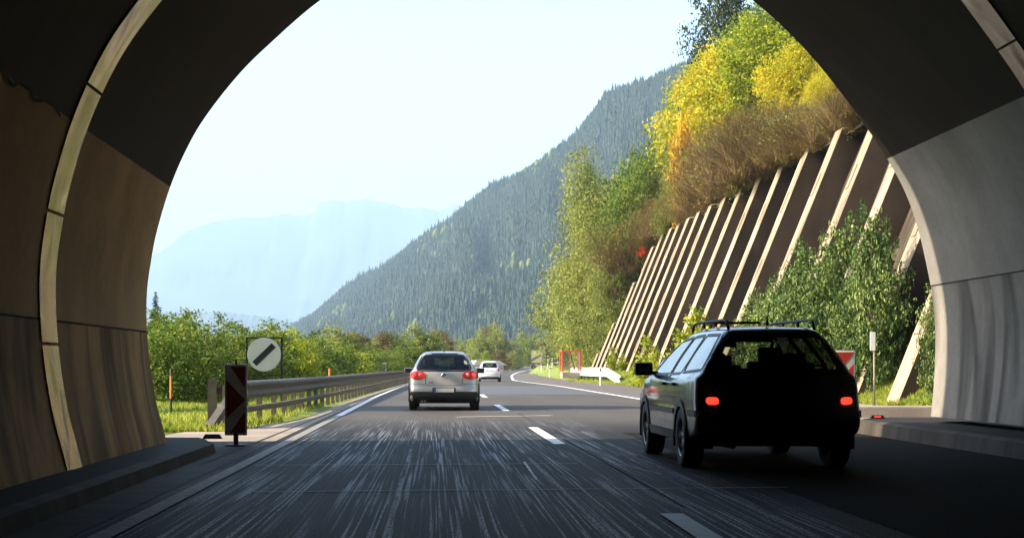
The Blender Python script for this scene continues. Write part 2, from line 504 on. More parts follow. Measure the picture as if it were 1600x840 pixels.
def H(x, y):
    z = prof(y)
    if x > layby(y): z += bank(x, y)
    if x < rail_x(max(y, 26)) - 1.0:
        z += -0.12 * sm(0, 4, rail_x(max(y, 26)) - 1.0 - x) + (0.10 * math.sin(x * 0.7 + y * 0.31) * math.sin(y * 0.45))* sm(0, 3, rail_x(max(y, 26)) - 1.0 - x)
    return z

YS = list(np.arange(-60, 160, 2.0)) + list(np.arange(160, 320, 5.0)) + list(np.arange(320, 640, 10.0))
def ribbon(name, xl, xr, y0, y1, dz, m, nx=1, kind='structure', fine=False):
    ys = [y for y in YS if y0 < y < y1]
    ys = [y0] + ys + [y1]
    V = []; Fc = []
    for y in ys:
        a, b = xl(y), xr(y)
        for k in range(nx + 1):
            V.append((a + (b - a) * k / nx, y, prof(y) + dz))
    for i in range(len(ys) - 1):
        for k in range(nx):
            p = i * (nx + 1) + k
            Fc.append((p, p + 1, p + nx + 2, p + nx + 1))
    o = new_obj(name, V, Fc, m)
    o['kind'] = kind
    return o

# ground: one sheet to the horizon
def build_ground():
    xs = sorted(set([-6000, -3000, -1500, -700, -350, -180, -100, -60, -40, -30] + list(np.arange(-24, -2, 0.8)) +
                    list(np.arange(-2, 8, 1.0)) + list(np.arange(8, 16.2, 0.4)) + [18, 22, 28, 36, 50, 75, 110, 170, 280, 450, 800, 1600, 3000, 6000]))
    ys = [-400, -150] + [y for y in YS] + [700, 800, 1000, 1300, 1800, 2500, 3500, 5000, 7000, 9000, 12000]
    V = []
    for y in ys:
        for x in xs:
            z = H(x, y) if -60 <= y <= 640 else prof(y)
            e = layby(y) if -60 <= y <= 640 else 0
            if -60 <= y <= 640 and left_line(y) - 0.9 < x < e + 0.2: z -= 0.05
            elif -60 <= y <= 640: z -= 0.012
            if y < 26.5 and -6.5 < x < 12.9: z = -0.08
            V.append((x, y, z))
    n = len(xs)
    Fc = [(j * n + i, j * n + i + 1, (j + 1) * n + i + 1, (j + 1) * n + i) for j in range(len(ys) - 1) for i in range(n - 1)]
    o = new_obj('ground', V, Fc, 'ground', smooth=True)
    o['kind'] = 'structure'
build_ground()

ribbon('road', lambda y: left_line(y) - 0.25, lambda y: max(layby(y) + 0.05, right_line(y) + 1.3), -60, 640, 0.0, 'asphalt', 3)
ribbon('road_shoulder', lambda y: left_line(y) - (1.9 if y < 22.5 else (2.1 if y < 26.4 else 0.62)), lambda y: left_line(y) - 0.2, -60, 22.4, 0.004, 'kerb')
ribbon('road_shoulder', lambda y: left_line(y) - 2.2 + 1.6 * sm(25.5, 28.0, y), lambda y: left_line(y) - 0.2, 22.4, 26, 0.004, 'apron', 2)
ribbon('road_shoulder', lambda y: left_line(y) - 1.95 + 1.35 * sm(26, 31.0, y) + 0.28 * sm(40, 90, y), lambda y: left_line(y) - 0.2, 26, 120, 0.004, 'apron', 2)
ribbon('road_surface_patch', lambda y: lane_line(y) + 0.1, lambda y: right_line(y) - 0.06, 60, 86, 0.004, 'asphalt_new')
ribbon('layby', lambda y: right_line(y) + 0.0, lambda y: layby(y) + 0.04, 50, 200, 0.004, 'asphalt_brown')
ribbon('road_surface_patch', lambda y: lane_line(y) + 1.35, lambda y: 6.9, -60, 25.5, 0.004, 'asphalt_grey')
ribbon('pavement', lambda y: 6.9, lambda y: layby(y) - 0.0, 27.5, 50, 0.004, 'apron')
# painted markings
ribbon('road_marking', lambda y: left_line(y) - 0.07, lambda y: left_line(y) + 0.08, -60, 34, 0.010, 'faded')
ribbon('road_marking', lambda y: left_line(y) - 0.07, lambda y: left_line(y) + 0.09, 34, 600, 0.010, 'paint')
ribbon('road_marking', lambda y: right_line(y) - 0.10, lambda y: right_line(y) + 0.10, 48, 600, 0.012, 'paint')
for k in range(0, 30):
    y0 = 5.5 + 16.1 * k
    ribbon('road_marking', lambda y: lane_line(y) - 0.085, lambda y: lane_line(y) + 0.085, y0, y0 + 5.9, 0.012, 'paint')
def slash(name, p, q, w, m, z=0.010):
    p = Vector((*p, 0)); q = Vector((*q, 0)); t = (q - p).normalized(); s = Vector((-t.y, t.x, 0)) * w / 2
    n = 14; V = []
    for i in range(n + 1):
        c = p.lerp(q, i / n); ww = random.uniform(0.5, 1.2)
        V += [c - s * ww, c + s * ww]
    V = [(v.x, v.y, z) for v in V]
    o = new_obj(name, V, [(2 * i, 2 * i + 1, 2 * i + 3, 2 * i + 2) for i in range(n)], m); o['kind'] = 'structure'
slash('road_seam', (0.45, 33.2), (2.6, 34.2), 0.35, 'scrape')
slash('road_seam', (1.02, 17.6), (0.98, 14.8), 0.03, 'paint')
slash('road_seam', (2.05, 17.2), (2.3, 15.6), 0.025, 'faded')
slash('road_seam', (-1.6, 13.4), (3.2, 13.9), 0.05, 'faded')
slash('road_seam', (-2.0, 17.0), (1.6, 17.3), 0.05, 'faded')
slash('road_seam', (-3.2, 23.0), (-2.0, 23.4), 0.04, 'groove')
slash('road_seam', (-2.62, 17.0), (-2.40, 50.0), 0.035, 'groove')
slash('road_seam', (1.95, 12.0), (1.95, 36.0), 0.03, 'groove')
slash('road_seam', (-2.0, 53.8), (6.8, 54.0), 0.12, 'groove')

# ------------------------------------------------------------------ tunnel
KP = 5.3 / 11.2
def portal_y(x): return 19.35 + (x + 3.2) * KP
def px2prof(px, py):
    c = (px - 680) / F
    y = (19.35 + 3.2 * KP) / (1 - KP * c)
    return (c * y, CH - (py - 572) * y / F)
OUT = [(262, 696), (254, 665), (246, 635.6), (239, 600), (233, 557), (229, 499.5), (230, 452), (236, 408), (245, 362), (265, 295), (290, 236), (320, 184), (370, 120),
       (420, 70), (500, 1), (600, -62), (720, -105), (850, -118), (980, -100), (1090, -55), (1180, 4), (1250, 69), (1300, 127), (1350, 194), (1385, 246),
       (1415, 302), (1435, 360), (1449, 420), (1457, 465), (1461, 514), (1461, 560), (1459, 600), (1454.5, 650)]
ctrl = [px2prof(*p) for p in OUT]
def catmull(P, n=6):
    P = [np.array(p, float) for p in P]; out = []
    for i in range(len(P) - 1):
        a = P[max(i - 1, 0)]; b = P[i]; c = P[i + 1]; d = P[min(i + 2, len(P) - 1)]
        for k in range(n):
            t = k / n
            out.append(tuple(0.5 * ((2 * b) + (-a + c) * t + (2 * a - 5 * b + 4 * c - d) * t * t + (-a + 3 * b - 3 * c + d) * t ** 3)))
    out.append(tuple(P[-1])); return out
PR = catmull(ctrl, 6)
itop = max(range(len(PR)), key=lambda i: PR[i][1])
def split_at(pr, z, side):
    for i in range(len(pr) - 1):
        a, b = pr[i], pr[i + 1]
        if (side == 'L' and a[0] < 1 and a[1] < z <= b[1] and i < itop) or (side == 'R' and a[0] > 1 and a[1] > z >= b[1] and i > 10):
            t = (z - a[1]) / (b[1] - a[1]); p = (a[0] + (b[0] - a[0]) * t, z)
            return pr[:i + 1] + [p] + pr[i + 1:], i + 1
for z, s in ((1.53, 'L'), (3.35, 'L'), (4.37, 'R'), (2.39, 'R')):
    PR, _ = split_at(PR, z, s)
idx = lambda z, s: min((i for i in range(len(PR)) if (PR[i][0] < 1) == (s == 'L')), key=lambda i: abs(PR[i][1] - z))
iL1, iL2, iR2, iR1 = idx(1.53, 'L'), idx(3.35, 'L'), idx(4.37, 'R'), idx(2.39, 'R')
def inward(i):
    a = PR[max(i - 1, 0)]; b = PR[min(i + 1, len(PR) - 1)]
    t = np.array([b[0] - a[0], b[1] - a[1]]); t /= np.linalg.norm(t)
    return np.array([t[1], -t[0]])      # left wall goes up, so inward is +x
TB = -45.0
def lining(name, i0, i1, m, off=0.0, parent=None):
    V = []; Fc = []
    rows = [0.0, 0.04, 0.12, 0.3, 0.6, 1.0]
    for i in range(i0, i1 + 1):
        n = inward(i); x = PR[i][0] + n[0] * off; z = PR[i][1] + n[1] * off
        ye = portal_y(PR[i][0])
        for r in rows:
            V.append((x, ye + (TB - ye) * r, z))
    k = len(rows)
    for i in range(i1 - i0):
        for j in range(k - 1):
            a = i * k + j
            Fc.append((a, a + 1, a + k + 1, a + k))
    return new_obj(name, V, Fc, m, parent, smooth=True)
tun = thing('road_tunnel', 'arched concrete road tunnel with dark painted vault framing the view', 'tunnel', (0, 0, 0))
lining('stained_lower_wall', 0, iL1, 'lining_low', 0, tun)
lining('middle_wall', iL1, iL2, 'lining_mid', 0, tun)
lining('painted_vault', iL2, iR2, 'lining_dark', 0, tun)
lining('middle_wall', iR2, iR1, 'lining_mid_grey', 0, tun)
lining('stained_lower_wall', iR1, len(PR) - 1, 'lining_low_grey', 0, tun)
# outer skin and portal end face
V = []; Fc = []
for i in range(len(PR)):
    n = inward(i); ye = portal_y(PR[i][0])
    ox, oz = PR[i][0] - n[0] * 0.55, PR[i][1] - n[1] * 0.55
    V += [(PR[i][0], ye, PR[i][1]), (ox, ye - 0.02, oz), (ox, TB, oz), (PR[i][0], TB, PR[i][1])]
for i in range(len(PR) - 1):
    a = 4 * i
    Fc += [(a, a + 1, a + 5, a + 4), (a + 1, a + 2, a + 6, a + 5)]
new_obj('portal_ring', V, Fc, 'apron', tun, smooth=False)
# unseen flat cap added behind the camera, keeping light out of the tunnel
new_obj('tunnel_bend', [(p[0], TB, p[1]) for p in PR] + [(-3.3, TB, -0.1), (8.0, TB, -0.1)], [tuple(range(len(PR))) + (len(PR) + 1, len(PR))], 'lining_dark', tun)
# casting joints
def joint(i, side):
    mb = MB(); p = PR[i]; n = inward(i)
    q = (p[0] + n[0] * 0.004, p[1] + n[1] * 0.004)
    mb.add([(q[0], portal_y(p[0]) - 0.02, q[1] - 0.011), (q[0], portal_y(p[0]) - 0.02, q[1] + 0.011), (q[0], TB, q[1] + 0.011), (q[0], TB, q[1] - 0.011)], [(0, 1, 2, 3)])
    mb.build('wall_joint', 'groove', tun)
joint(iL1, 'L'); joint(iR1, 'R')
# ring of reflective panels
arc = [0.0]
for i in range(1, len(PR)):
    arc.append(arc[-1] + math.dist(PR[i], PR[i - 1]))
total = arc[-1]
def prof_at(s):
    i = max(0, min(len(PR) - 2, int(np.searchsorted(arc, s)) - 1))
    t = (s - arc[i]) / (arc[i + 1] - arc[i])
    n = inward(i) * (1 - t) + inward(i + 1) * t
    return PR[i][0] + (PR[i + 1][0] - PR[i][0]) * t, PR[i][1] + (PR[i + 1][1] - PR[i][1]) * t, n
def band_y(x): return 14.35 + (x + 3.2) * 0.37
nseg = int(total / 1.2)
for k in range(nseg):
    s0 = 0.02 + k * (total - 0.04) / nseg; s1 = s0 + (total - 0.04) / nseg - 0.03
    V = []; n_ = 8
    for j in range(n_ + 1):
        x, z, nn = prof_at(s0 + (s1 - s0) * j / n_)
        w0, w1 = -0.28, 0.28
        for w in (w0, -0.14, 0.0, 0.14, w1):
            o_ = 0.02 + 0.006 * math.sin(w * 9)
            V.append((x + nn[0] * o_, band_y(x) + w, z + nn[1] * o_))
    Fc = [(j * 5 + q, j * 5 + q + 1, j * 5 + q + 6, j * 5 + q + 5) for j in range(n_) for q in range(4)]
    new_obj('reflective_panel', V, Fc, 'foil', tun, smooth=True)
# a crack with damp stain on the paint edge of the left wall
mb = MB()
cp = [(PR[iL2][0] + 0.006, 9.0 + k * 0.22, PR[iL2][1] + 0.04 * math.sin(k * 1.7) + random.uniform(-0.02, 0.02)) for k in range(22)]
for a, b in zip(cp, cp[1:]):
    w = random.uniform(0.004, 0.018)
    mb.add([(a[0], a[1], a[2] - w), (b[0], b[1], b[2] - w), (b[0] + 0.004, b[1], b[2] + w), (a[0] + 0.004, a[1], a[2] + w)], [(0, 1, 2, 3)])
mb.build('wall_crack', 'groove', tun)

# raised walkways and kerbs
def walkway(name, inner, outer, h, y0, y1, nose, m1, m2, side):
    V = []; Fc = []; fm = []
    ys = [y0] + list(np.arange(y0 + 3, y1 - 1.5, 3)) + list(np.linspace(y1 - 1.5, y1, 8))
    for y in ys:
        t = sm(y1 - 1.5, y1, y); xi = inner + (outer - inner) * nose * t * t
        xo = outer
        V += [(xo, y, h), (xi + 0.14 * side, y, h), (xi + 0.03 * side, y, h - 0.03), (xi, y, -0.02)]
    for i in range(len(ys) - 1):
        for k in range(3):
            a = i * 4 + k; Fc.append((a, a + 1, a + 5, a + 4)); fm.append(0 if k == 0 else 1)
    e = (len(ys) - 1) * 4
    V.append((outer, y1, -0.02)); Fc.append((e, e + 1, e + 2, e + 3, len(V) - 1)); fm.append(1)
    o = new_obj(name, V, Fc, [m1, m2], fmat=fm); o['kind'] = 'structure'
walkway('walkway', -2.78, -3.8, 0.15, -45, 20.6, 0.25, 'walk', 'kerb', -1)
walkway('walkway', 6.95, 9.2, 0.22, -45, 26.6, 0.22, 'walk', 'kerb', 1)
mb = MB(); mb.box((11.0, 33.3, 0.07), (6.6, 0.9, 0.34), bev=0.03); mb.box((9.0, 34.8, 0.04), (0.5, 2.6, 0.26), bev=0.03)
o = mb.build('kerb', 'apron'); o['kind'] = 'structure'
# reflector blocks on the walkway noses; the red one's shine is emission
for nm, lab, loc, mm_, dots in (('kerb_reflector', 'small black reflector block with white dashes on the end of the dark walkway', (-2.93, 20.2, 0.15), 'post_white', 6),
                          ('kerb_reflector', 'small red reflector block on the end of the raised kerb beside the striped beacon', (7.45, 25.9, 0.22), 'lamp_red_lit', 1)):
    t = thing(nm, lab, 'reflector', loc)
    mb = MB(); mb.prism([(-0.13, 0), (0.13, 0), (0.09, 0.06), (-0.09, 0.06)], -0.04, 0.04); mb.build('block', 'trim', t)
    mb = MB()
    for k in range(dots):
        w = 0.15 / dots; x = -0.075 + w * (k + 0.5) + (0.008 if k >= dots / 2 and dots > 1 else 0)
        mb.box((x, -0.043, 0.034), (w * 0.7, 0.006, 0.022))
    mb.build('reflector_face', mm_, t)

# earth over the tunnel, and an unseen mound added left of the portal
def mound():
    # added wing left of the portal, shaped along the sun to cast shade
    V = []; Fc = []
    cols = [(-34, 0.0), (-26, 5.5), (-16, 13), (-9, 17), (-5.2, 17)]
    yf = 22.25
    for x, z in cols: V += [(x, TB, z), (x, yf + 0.1405 * (x + 5.2), z), (x, yf + 0.1405 * (x + 5.2), -0.2)]
    for i in range(len(cols) - 1):
        a = 3 * i; Fc += [(a, a + 1, a + 4, a + 3), (a + 1, a + 2, a + 5, a + 4)]
    b = 3 * (len(cols) - 1)
    V += [(-5.2, 18.4, 17), (-5.2, 18.4, -0.2), (-5.2, TB, -0.2)]
    Fc += [(b + 1, b + 2, len(V) - 2, len(V) - 3), (b, b + 1, len(V) - 3, len(V) - 2, len(V) - 1)]
    o = new_obj('hill', V, Fc, 'earth'); o['kind'] = 'structure'
    # above the vault
    V = []; Fc = []
    top = [(-5.2, 11.2), (0, 11.6), (5, 12.4), (9, 13), (14, 14), (17.2, 16)]
    for x, z in top:
        y = portal_y(min(x, 9.2)) - 0.9
        V += [(x, TB, z), (x, y - 1.5, z), (x, y, z - 1.2)]
    for i in range(len(top) - 1):
        a = 3 * i; Fc += [(a, a + 1, a + 4, a + 3), (a + 1, a + 2, a + 5, a + 4)]
    # front earth face down to the outer skin of the lining
    k0 = 6
    skin = []
    for i in range(0, len(PR), 6):
        n = inward(i); skin.append((PR[i][0] - n[0] * 0.5, PR[i][1] - n[1] * 0.5))
    B = len(V)
    for x, z in skin:
        y = portal_y(max(-4, min(x, 9.2))) - 0.9
        tx = min(17, max(-5.2, -5.2 + (x + 4.2) * 1.75)); tz = np.interp(tx, [a for a, b in top], [b for a, b in top]) - 1.2
        V += [(x, y, z), (tx, portal_y(min(tx, 9.2)) - 0.9, tz)]
    for i in range(len(skin) - 1):
        a = B + 2 * i; Fc.append((a, a + 1, a + 3, a + 2))
    o = new_obj('hill', V, Fc, 'earth'); o['kind'] = 'structure'
mound()

# ------------------------------------------------------------------ hillside above and beyond the wall
WTOP = 11.2
LEAN = 0.40
def toe(y):
    return 17.4 if y < 118 else (17.4 - 3.6 * sm(118, 134, y) + (max(0, right_line(max(y, 122)) + 4 - 11.5) if y > 150 else 0) * sm(150, 200, y))
def toez(y):
    return WTOP - 0.3 - (WTOP - 1.1 - 0.0) * sm(119, 134, y)
def hill_z(x, y):
    s = x - toe(y)
    return toez(y) + prof(y) + 1.05 * s - 0.0035 * max(0, s) ** 2 + 0.5 * math.sin(x * 0.8 + y * 0.3) * sm(0, 3, s) + 0.5 * math.sin(y * 0.23 + 1) * sm(0, 6, s)
ys = list(np.arange(-45, 113, 4.0)) + list(np.arange(115, 137, 2.0)) + list(np.arange(140, 320, 8.0)) + [340, 400, 480, 560]
ss = [0, 1, 2, 3.5, 5, 7, 9, 12, 16, 21, 27, 35, 45, 58, 75]
V = []
for y in ys:
    for s in ss:
        V.append((toe(y) + s, y, hill_z(toe(y) + s, y)))
n = len(ss)
o = new_obj('hill', V, [(j * n + i, j * n + i + 1, (j + 1) * n + i + 1, (j + 1) * n + i) for j in range(len(ys) - 1) for i in range(n - 1)], 'earth', smooth=True)
o['kind'] = 'structure'

# ------------------------------------------------------------------ retaining wall with leaning ribs
rw = thing('retaining_wall', 'tall leaning concrete retaining wall with pale ribs and dark stained bays', 'wall', (0, 0, 0))
def wall_top(y):
    return WTOP if y < 117 else WTOP - 9.6 * sm(117, 131, y)
mbw = MB()
wys = list(np.arange(28, 131.1, 1.5))
V = []; Fc = []
DEP = 1.1
for y in wys:
    zt = wall_top(y) - 0.25
    for k in range(7):
        z = -0.1 + (zt + 0.1) * k / 6
        V.append((WALLX + DEP + (z - 0.7) * LEAN + 0.03 * math.sin(k * 3 + y), y, z))
    V.append((WALLX + DEP + (zt - 0.7) * LEAN + 1.0, y, zt))
for i in range(len(wys) - 1):
    for k in range(7):
        a = i * 8 + k; Fc.append((a, a + 1, a + 9, a + 8))
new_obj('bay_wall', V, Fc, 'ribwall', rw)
ry = 37.6
ribs = []
recips = [1.18, 1.379, 1.517, 1.72, 1.90, 2.10, 2.28, 2.44, 2.61, 2.77, 2.93, 3.08, 3.22, 3.35, 3.48, 3.60, 3.72, 3.83, 3.93, 4.03, 4.13]
for r_ in recips: ribs.append(F * WALLX * r_ / 1000)
for k, y in enumerate(ribs):
    zt = wall_top(y); w = 1.0 if k < 12 else 0.9
    b0 = 0.0
    def xz(z, dx): return (WALLX + (z - 0.7) * LEAN + dx, z)
    mb = MB()
    poly = [xz(b0, 0.0), xz(zt, 0.0), xz(zt, DEP + 0.5), xz(b0, DEP + 0.5)]
    bm = bmesh.new()
    vs0 = [bm.verts.new((x, y - w / 2, z)) for x, z in poly]; vs1 = [bm.verts.new((x, y + w / 2, z)) for x, z in poly]
    bm.faces.new(vs0); bm.faces.new(vs1[::-1])
    for i in range(4): bm.faces.new((vs0[i], vs1[i], vs1[(i + 1) % 4], vs0[(i + 1) % 4]))
    bmesh.ops.bevel(bm, geom=bm.edges[:], offset=0.05, segments=1, affect='EDGES')
    bmesh.ops.recalc_face_normals(bm, faces=bm.faces)
    bm.verts.index_update()
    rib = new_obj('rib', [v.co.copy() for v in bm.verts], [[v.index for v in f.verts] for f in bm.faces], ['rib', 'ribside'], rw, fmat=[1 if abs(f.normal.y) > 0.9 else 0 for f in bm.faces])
    bm.free()
    # anchor plates let into the rib face
    for h in ([2.6, 5.6, 8.6] if zt > 9 else [2.0]):
        hh = h + random.uniform(-0.3, 0.3)
        if hh > zt - 1: continue
        mb = MB(); x0 = WALLX + (hh - 0.7) * LEAN
        rot = Matrix.Rotation(math.atan(LEAN), 3, 'Y')
        mb.box((x0 - 0.006, y + 0.05, hh), (0.06, 0.42, 1.0), rot)
        mb.build('anchor_plate', 'rib', rib)

# ------------------------------------------------------------------ foliage makers
def leaves(name, blobs, n, size, m, parent=None, clump=0.35, squash=0.7, nclump=None, seed=0, hollow=0.55, aspect=1.6):
    g = np.random.default_rng(seed + 100)
    vol = np.array([b[1][0] * b[1][1] * b[1][2] for b in blobs]) ** 0.75; vol /= vol.sum()
    nclump = nclump or max(20, n // 28)
    bi = g.choice(len(blobs), nclump, p=vol)
    d = g.normal(size=(nclump, 3)); d /= np.linalg.norm(d, axis=1)[:, None]
    r = hollow + (1 - hollow) * g.random(nclump) ** 0.6
    r *= g.uniform(0.82, 1.12, nclump)
    c = np.array([b[0] for b in blobs])[bi] + d * r[:, None] * np.array([b[1] for b in blobs])[bi]
    rad = clump * g.uniform(0.5, 1.5, nclump)
    ci = g.integers(0, nclump, n)
    P = c[ci] + g.normal(size=(n, 3)) * (rad[ci][:, None] * np.array([1, 1, squash]) * 0.6)
    nrm = g.normal(size=(n, 3)) + np.array([0, 0, 0.5]) + (d[ci] * 0.6); nrm /= np.linalg.norm(nrm, axis=1)[:, None]
    t = np.cross(nrm, g.normal(size=(n, 3))); t /= np.linalg.norm(t, axis=1)[:, None]
    b = np.cross(nrm, t)
    s = size * g.uniform(0.55, 1.3, n)[:, None]
    a = t * s * 0.5 * aspect; bb = b * s * 0.5
    V = np.empty((n, 4, 3)); V[:, 0] = P - a; V[:, 1] = P + bb * 0.8 - a * 0.05; V[:, 2] = P + a; V[:, 3] = P - bb * 0.8 - a * 0.05
    return np_mesh(name, V.reshape(-1, 3), np.arange(4 * n).reshape(-1, 4), m, parent)

def trunk(name, h, r, blobs, parent, limbs=8, seed=0, lean=0.05, m='bark'):
    g = random.Random(seed); mb = MB()
    pts = [(0, 0, -0.2)]; x = y = 0
    for k in range(1, 7):
        x += g.uniform(-lean, lean) * h / 6; y += g.uniform(-lean, lean) * h / 6
        pts.append((x, y, h * k / 6))
    mb.tube(pts, [r * (1 - 0.8 * k / 6) for k in range(7)], 7)
    for k in range(limbs):
        i = g.randint(2, 5); b = g.choice(blobs)
        e = Vector(b[0]) + Vector([g.uniform(-0.7, 0.7) * q for q in b[1]]); s = Vector(pts[i])
        mid = s.lerp(e, 0.5) + Vector((g.uniform(-.1, .1), g.uniform(-.1, .1), -0.06)) * h * 0.4
        mb.tube([s, s.lerp(mid, .5) , mid, e], [r * 0.38, r * 0.3, r * 0.2, r * 0.05], 5, cap=False)
    return mb.build(name, m, parent, smooth=True)

def blobset(h, w, n, seed, low=0.3, taper=0.5):
    g = random.Random(seed); out = []
    for k in range(n):
        t = (k + 0.5) / n; z = h * (low + (0.95 - low) * t)
        sp = w * (0.5 + 0.5 * math.sin(math.pi * min(1, t * 1.1 + 0.12))) * (1 - taper * t * 0.6)
        a = g.uniform(0, 6.28); rr = g.uniform(0.1, 0.55) * sp
        q = g.uniform(0.34, 0.56) * sp
        out.append(((math.cos(a) * rr, math.sin(a) * rr, z), (q, q, q * g.uniform(0.8, 1.2) + h * 0.03)))
    return out

PROTO = {}
def make_tree(key, name, cat, h, w, m, nl, ls, seed, nb=12, low=0.3, taper=0.5, clump=0.35, hollow=0.5, limbs=8, tr=0.02):
    t = thing(name, 'x', cat)
    B = blobset(h, w, nb, seed, low, taper)
    trunk('trunk', h * 0.85, h * tr + 0.02, B, t, limbs, seed)
    leaves('crown', B, nl, ls, m, t, clump, seed=seed, hollow=hollow)
    PROTO[key] = [t, False, h]
    return t
def make_spruce(key, h, w, n, seed, m='l_spruce'):
    t = thing('spruce_tree', 'x', 'tree')
    g = np.random.default_rng(seed)
    mb = MB(); mb.tube([(0, 0, -0.2), (0, 0, h * 0.5), (0, 0, h)], [h * 0.018, h * 0.011, 0.01], 6); mb.build('trunk', 'bark', t)
    # drooping boughs, each of many flat sprays
    V = []; cnt = 0
    z = h * 0.06
    while z < h * 0.99:
        f = 1 - z / h; L = w * (f ** 0.85) * 0.95 + 0.05
        nb = int(5 + 6 * f)
        for k in range(nb):
            a = g.random() * 6.283; l = L * g.uniform(0.7, 1.12)
            ns = max(2, int(l / (0.22 * h / 10)) + 1)
            for q in range(ns):
                tt = (q + 0.6) / ns; rr = l * tt
                zz = z + l * (0.10 * tt - 0.34 * tt * tt)
                s = (0.13 * h / 10 + l * 0.16) * (1.15 - 0.6 * tt)
                for e in range(3):
                    aa = a + g.normal() * 0.10 / max(tt, .3)
                    p = np.array([math.cos(aa) * rr, math.sin(aa) * rr, zz + g.normal() * 0.03 * h / 10])
                    u = np.array([math.cos(aa + g.normal() * .5), math.sin(aa + g.normal() * .5), -0.35 + g.normal() * .15]) * s * 1.25
                    v = np.array([-math.sin(aa), math.cos(aa), g.normal() * .45]) * s * 0.45
                    V += [p - u * .5, p + v, p + u, p - v]
        z += h * 0.021 + 0.02 * f * h / 10
    V = np.array(V)
    np_mesh('crown', V, np.arange(len(V)).reshape(-1, 4), m, t)
    PROTO[key] = [t, False, h]
    return t
def make_brush(key, h, w, n, seed):
    """dry leafless shrub: a sheaf of thin twigs spreading from the root"""
    t = thing('dry_shrub', 'x', 'shrub')
    g = np.random.default_rng(seed); V = []; Q = []
    roots = g.normal(size=(14, 2)) * w * 0.22
    for k in range(n):
        r0 = roots[g.integers(0, 14)] + g.normal(size=2) * 0.12
        a = g.random() * 6.283; sp = abs(g.normal()) * 0.55; L = h * g.uniform(0.5, 1.1)
        d = np.array([math.cos(a) * sp, math.sin(a) * sp, 1.0]); d /= np.linalg.norm(d)
        p = np.array([r0[0], r0[1], 0.0]); st = g.random() * 0.5
        p = p + d * L * st
        side = np.cross(d, g.normal(size=3)); side /= np.linalg.norm(side)
        wd = h * 0.0021 * g.uniform(0.6, 1.4); b = len(V); m_ = 4
        for j in range(m_ + 1):
            ww = wd * (1 - 0.8 * j / m_)
            V += [p - side * ww, p + side * ww]
            d = d + g.normal(size=3) * 0.16 + np.array([math.cos(a) * .07, math.sin(a) * .07, -0.03]); d /= np.linalg.norm(d)
            p = p + d * L * (1 - st) / m_
        for j in range(m_): Q.append((b + 2 * j, b + 2 * j + 1, b + 2 * j + 3, b + 2 * j + 2))
    np_mesh('twigs', np.array(V), np.array(Q), 'twig', t)
    leaves('leaves', blobset(h, w, 7, seed, 0.2, 0.1), 1500, 0.09, 'l_rust' if seed % 2 else 'l_willow', t, 0.5, seed=seed)
    PROTO[key] = [t, False, h]
    return t
def place(key, x, y, z, label, group=None, h=None, rz=None, wide=1.0):
    p = PROTO[key]; sc = (h / p[2]) if h else 1.0
    rz = random.uniform(0, 6.28) if rz is None else rz
    if not p[1]:
        p[1] = True; o = p[0]; KIDS[o.name] = [(c, kids(c)) for c in kids(o)]
    else:
        o = dup(p[0], (0, 0, 0))
    o.location = (x, y, z); o.rotation_euler = (0, 0, rz); o.scale = (sc * wide, sc * wide, sc)
    o['label'] = label
    if group: o['group'] = group
    elif 'group' in o: del o['group']
    return o

make_tree('hedge1', 'bush', 'bush', 3.0, 2.6, 'l_hedge', 9000, 0.085, 1, 12, 0.12, 0.2, 0.28, 0.6, 10)
make_tree('hedge2', 'bush', 'bush', 3.0, 2.3, 'l_lime', 6500, 0.085, 2, 11, 0.12, 0.3, 0.25, 0.6, 10)
make_tree('hedge3', 'bush', 'bush', 3.0, 2.4, 'l_green', 8500, 0.09, 3, 13, 0.1, 0.3, 0.28, 0.6, 10)
make_tree('green1', 'broadleaf_tree', 'tree', 10, 6.5, 'l_green', 7000, 0.26, 4, 14, 0.2, 0.4, 0.7)
make_tree('green2', 'broadleaf_tree', 'tree', 10, 5.0, 'l_willow', 7000, 0.24, 5, 14, 0.15, 0.5, 0.6)
make_tree('rust1', 'broadleaf_tree', 'tree', 10, 5.0, 'l_rust', 6000, 0.24, 6, 12, 0.15, 0.6, 0.6)
make_tree('lime1', 'broadleaf_tree', 'tree', 10, 5.5, 'l_lime', 6000, 0.25, 7, 12, 0.18, 0.5, 0.6)
make_spruce('spruce1', 10, 2.4, 0, 8)
make_spruce('spruce2', 10, 1.9, 0, 9)

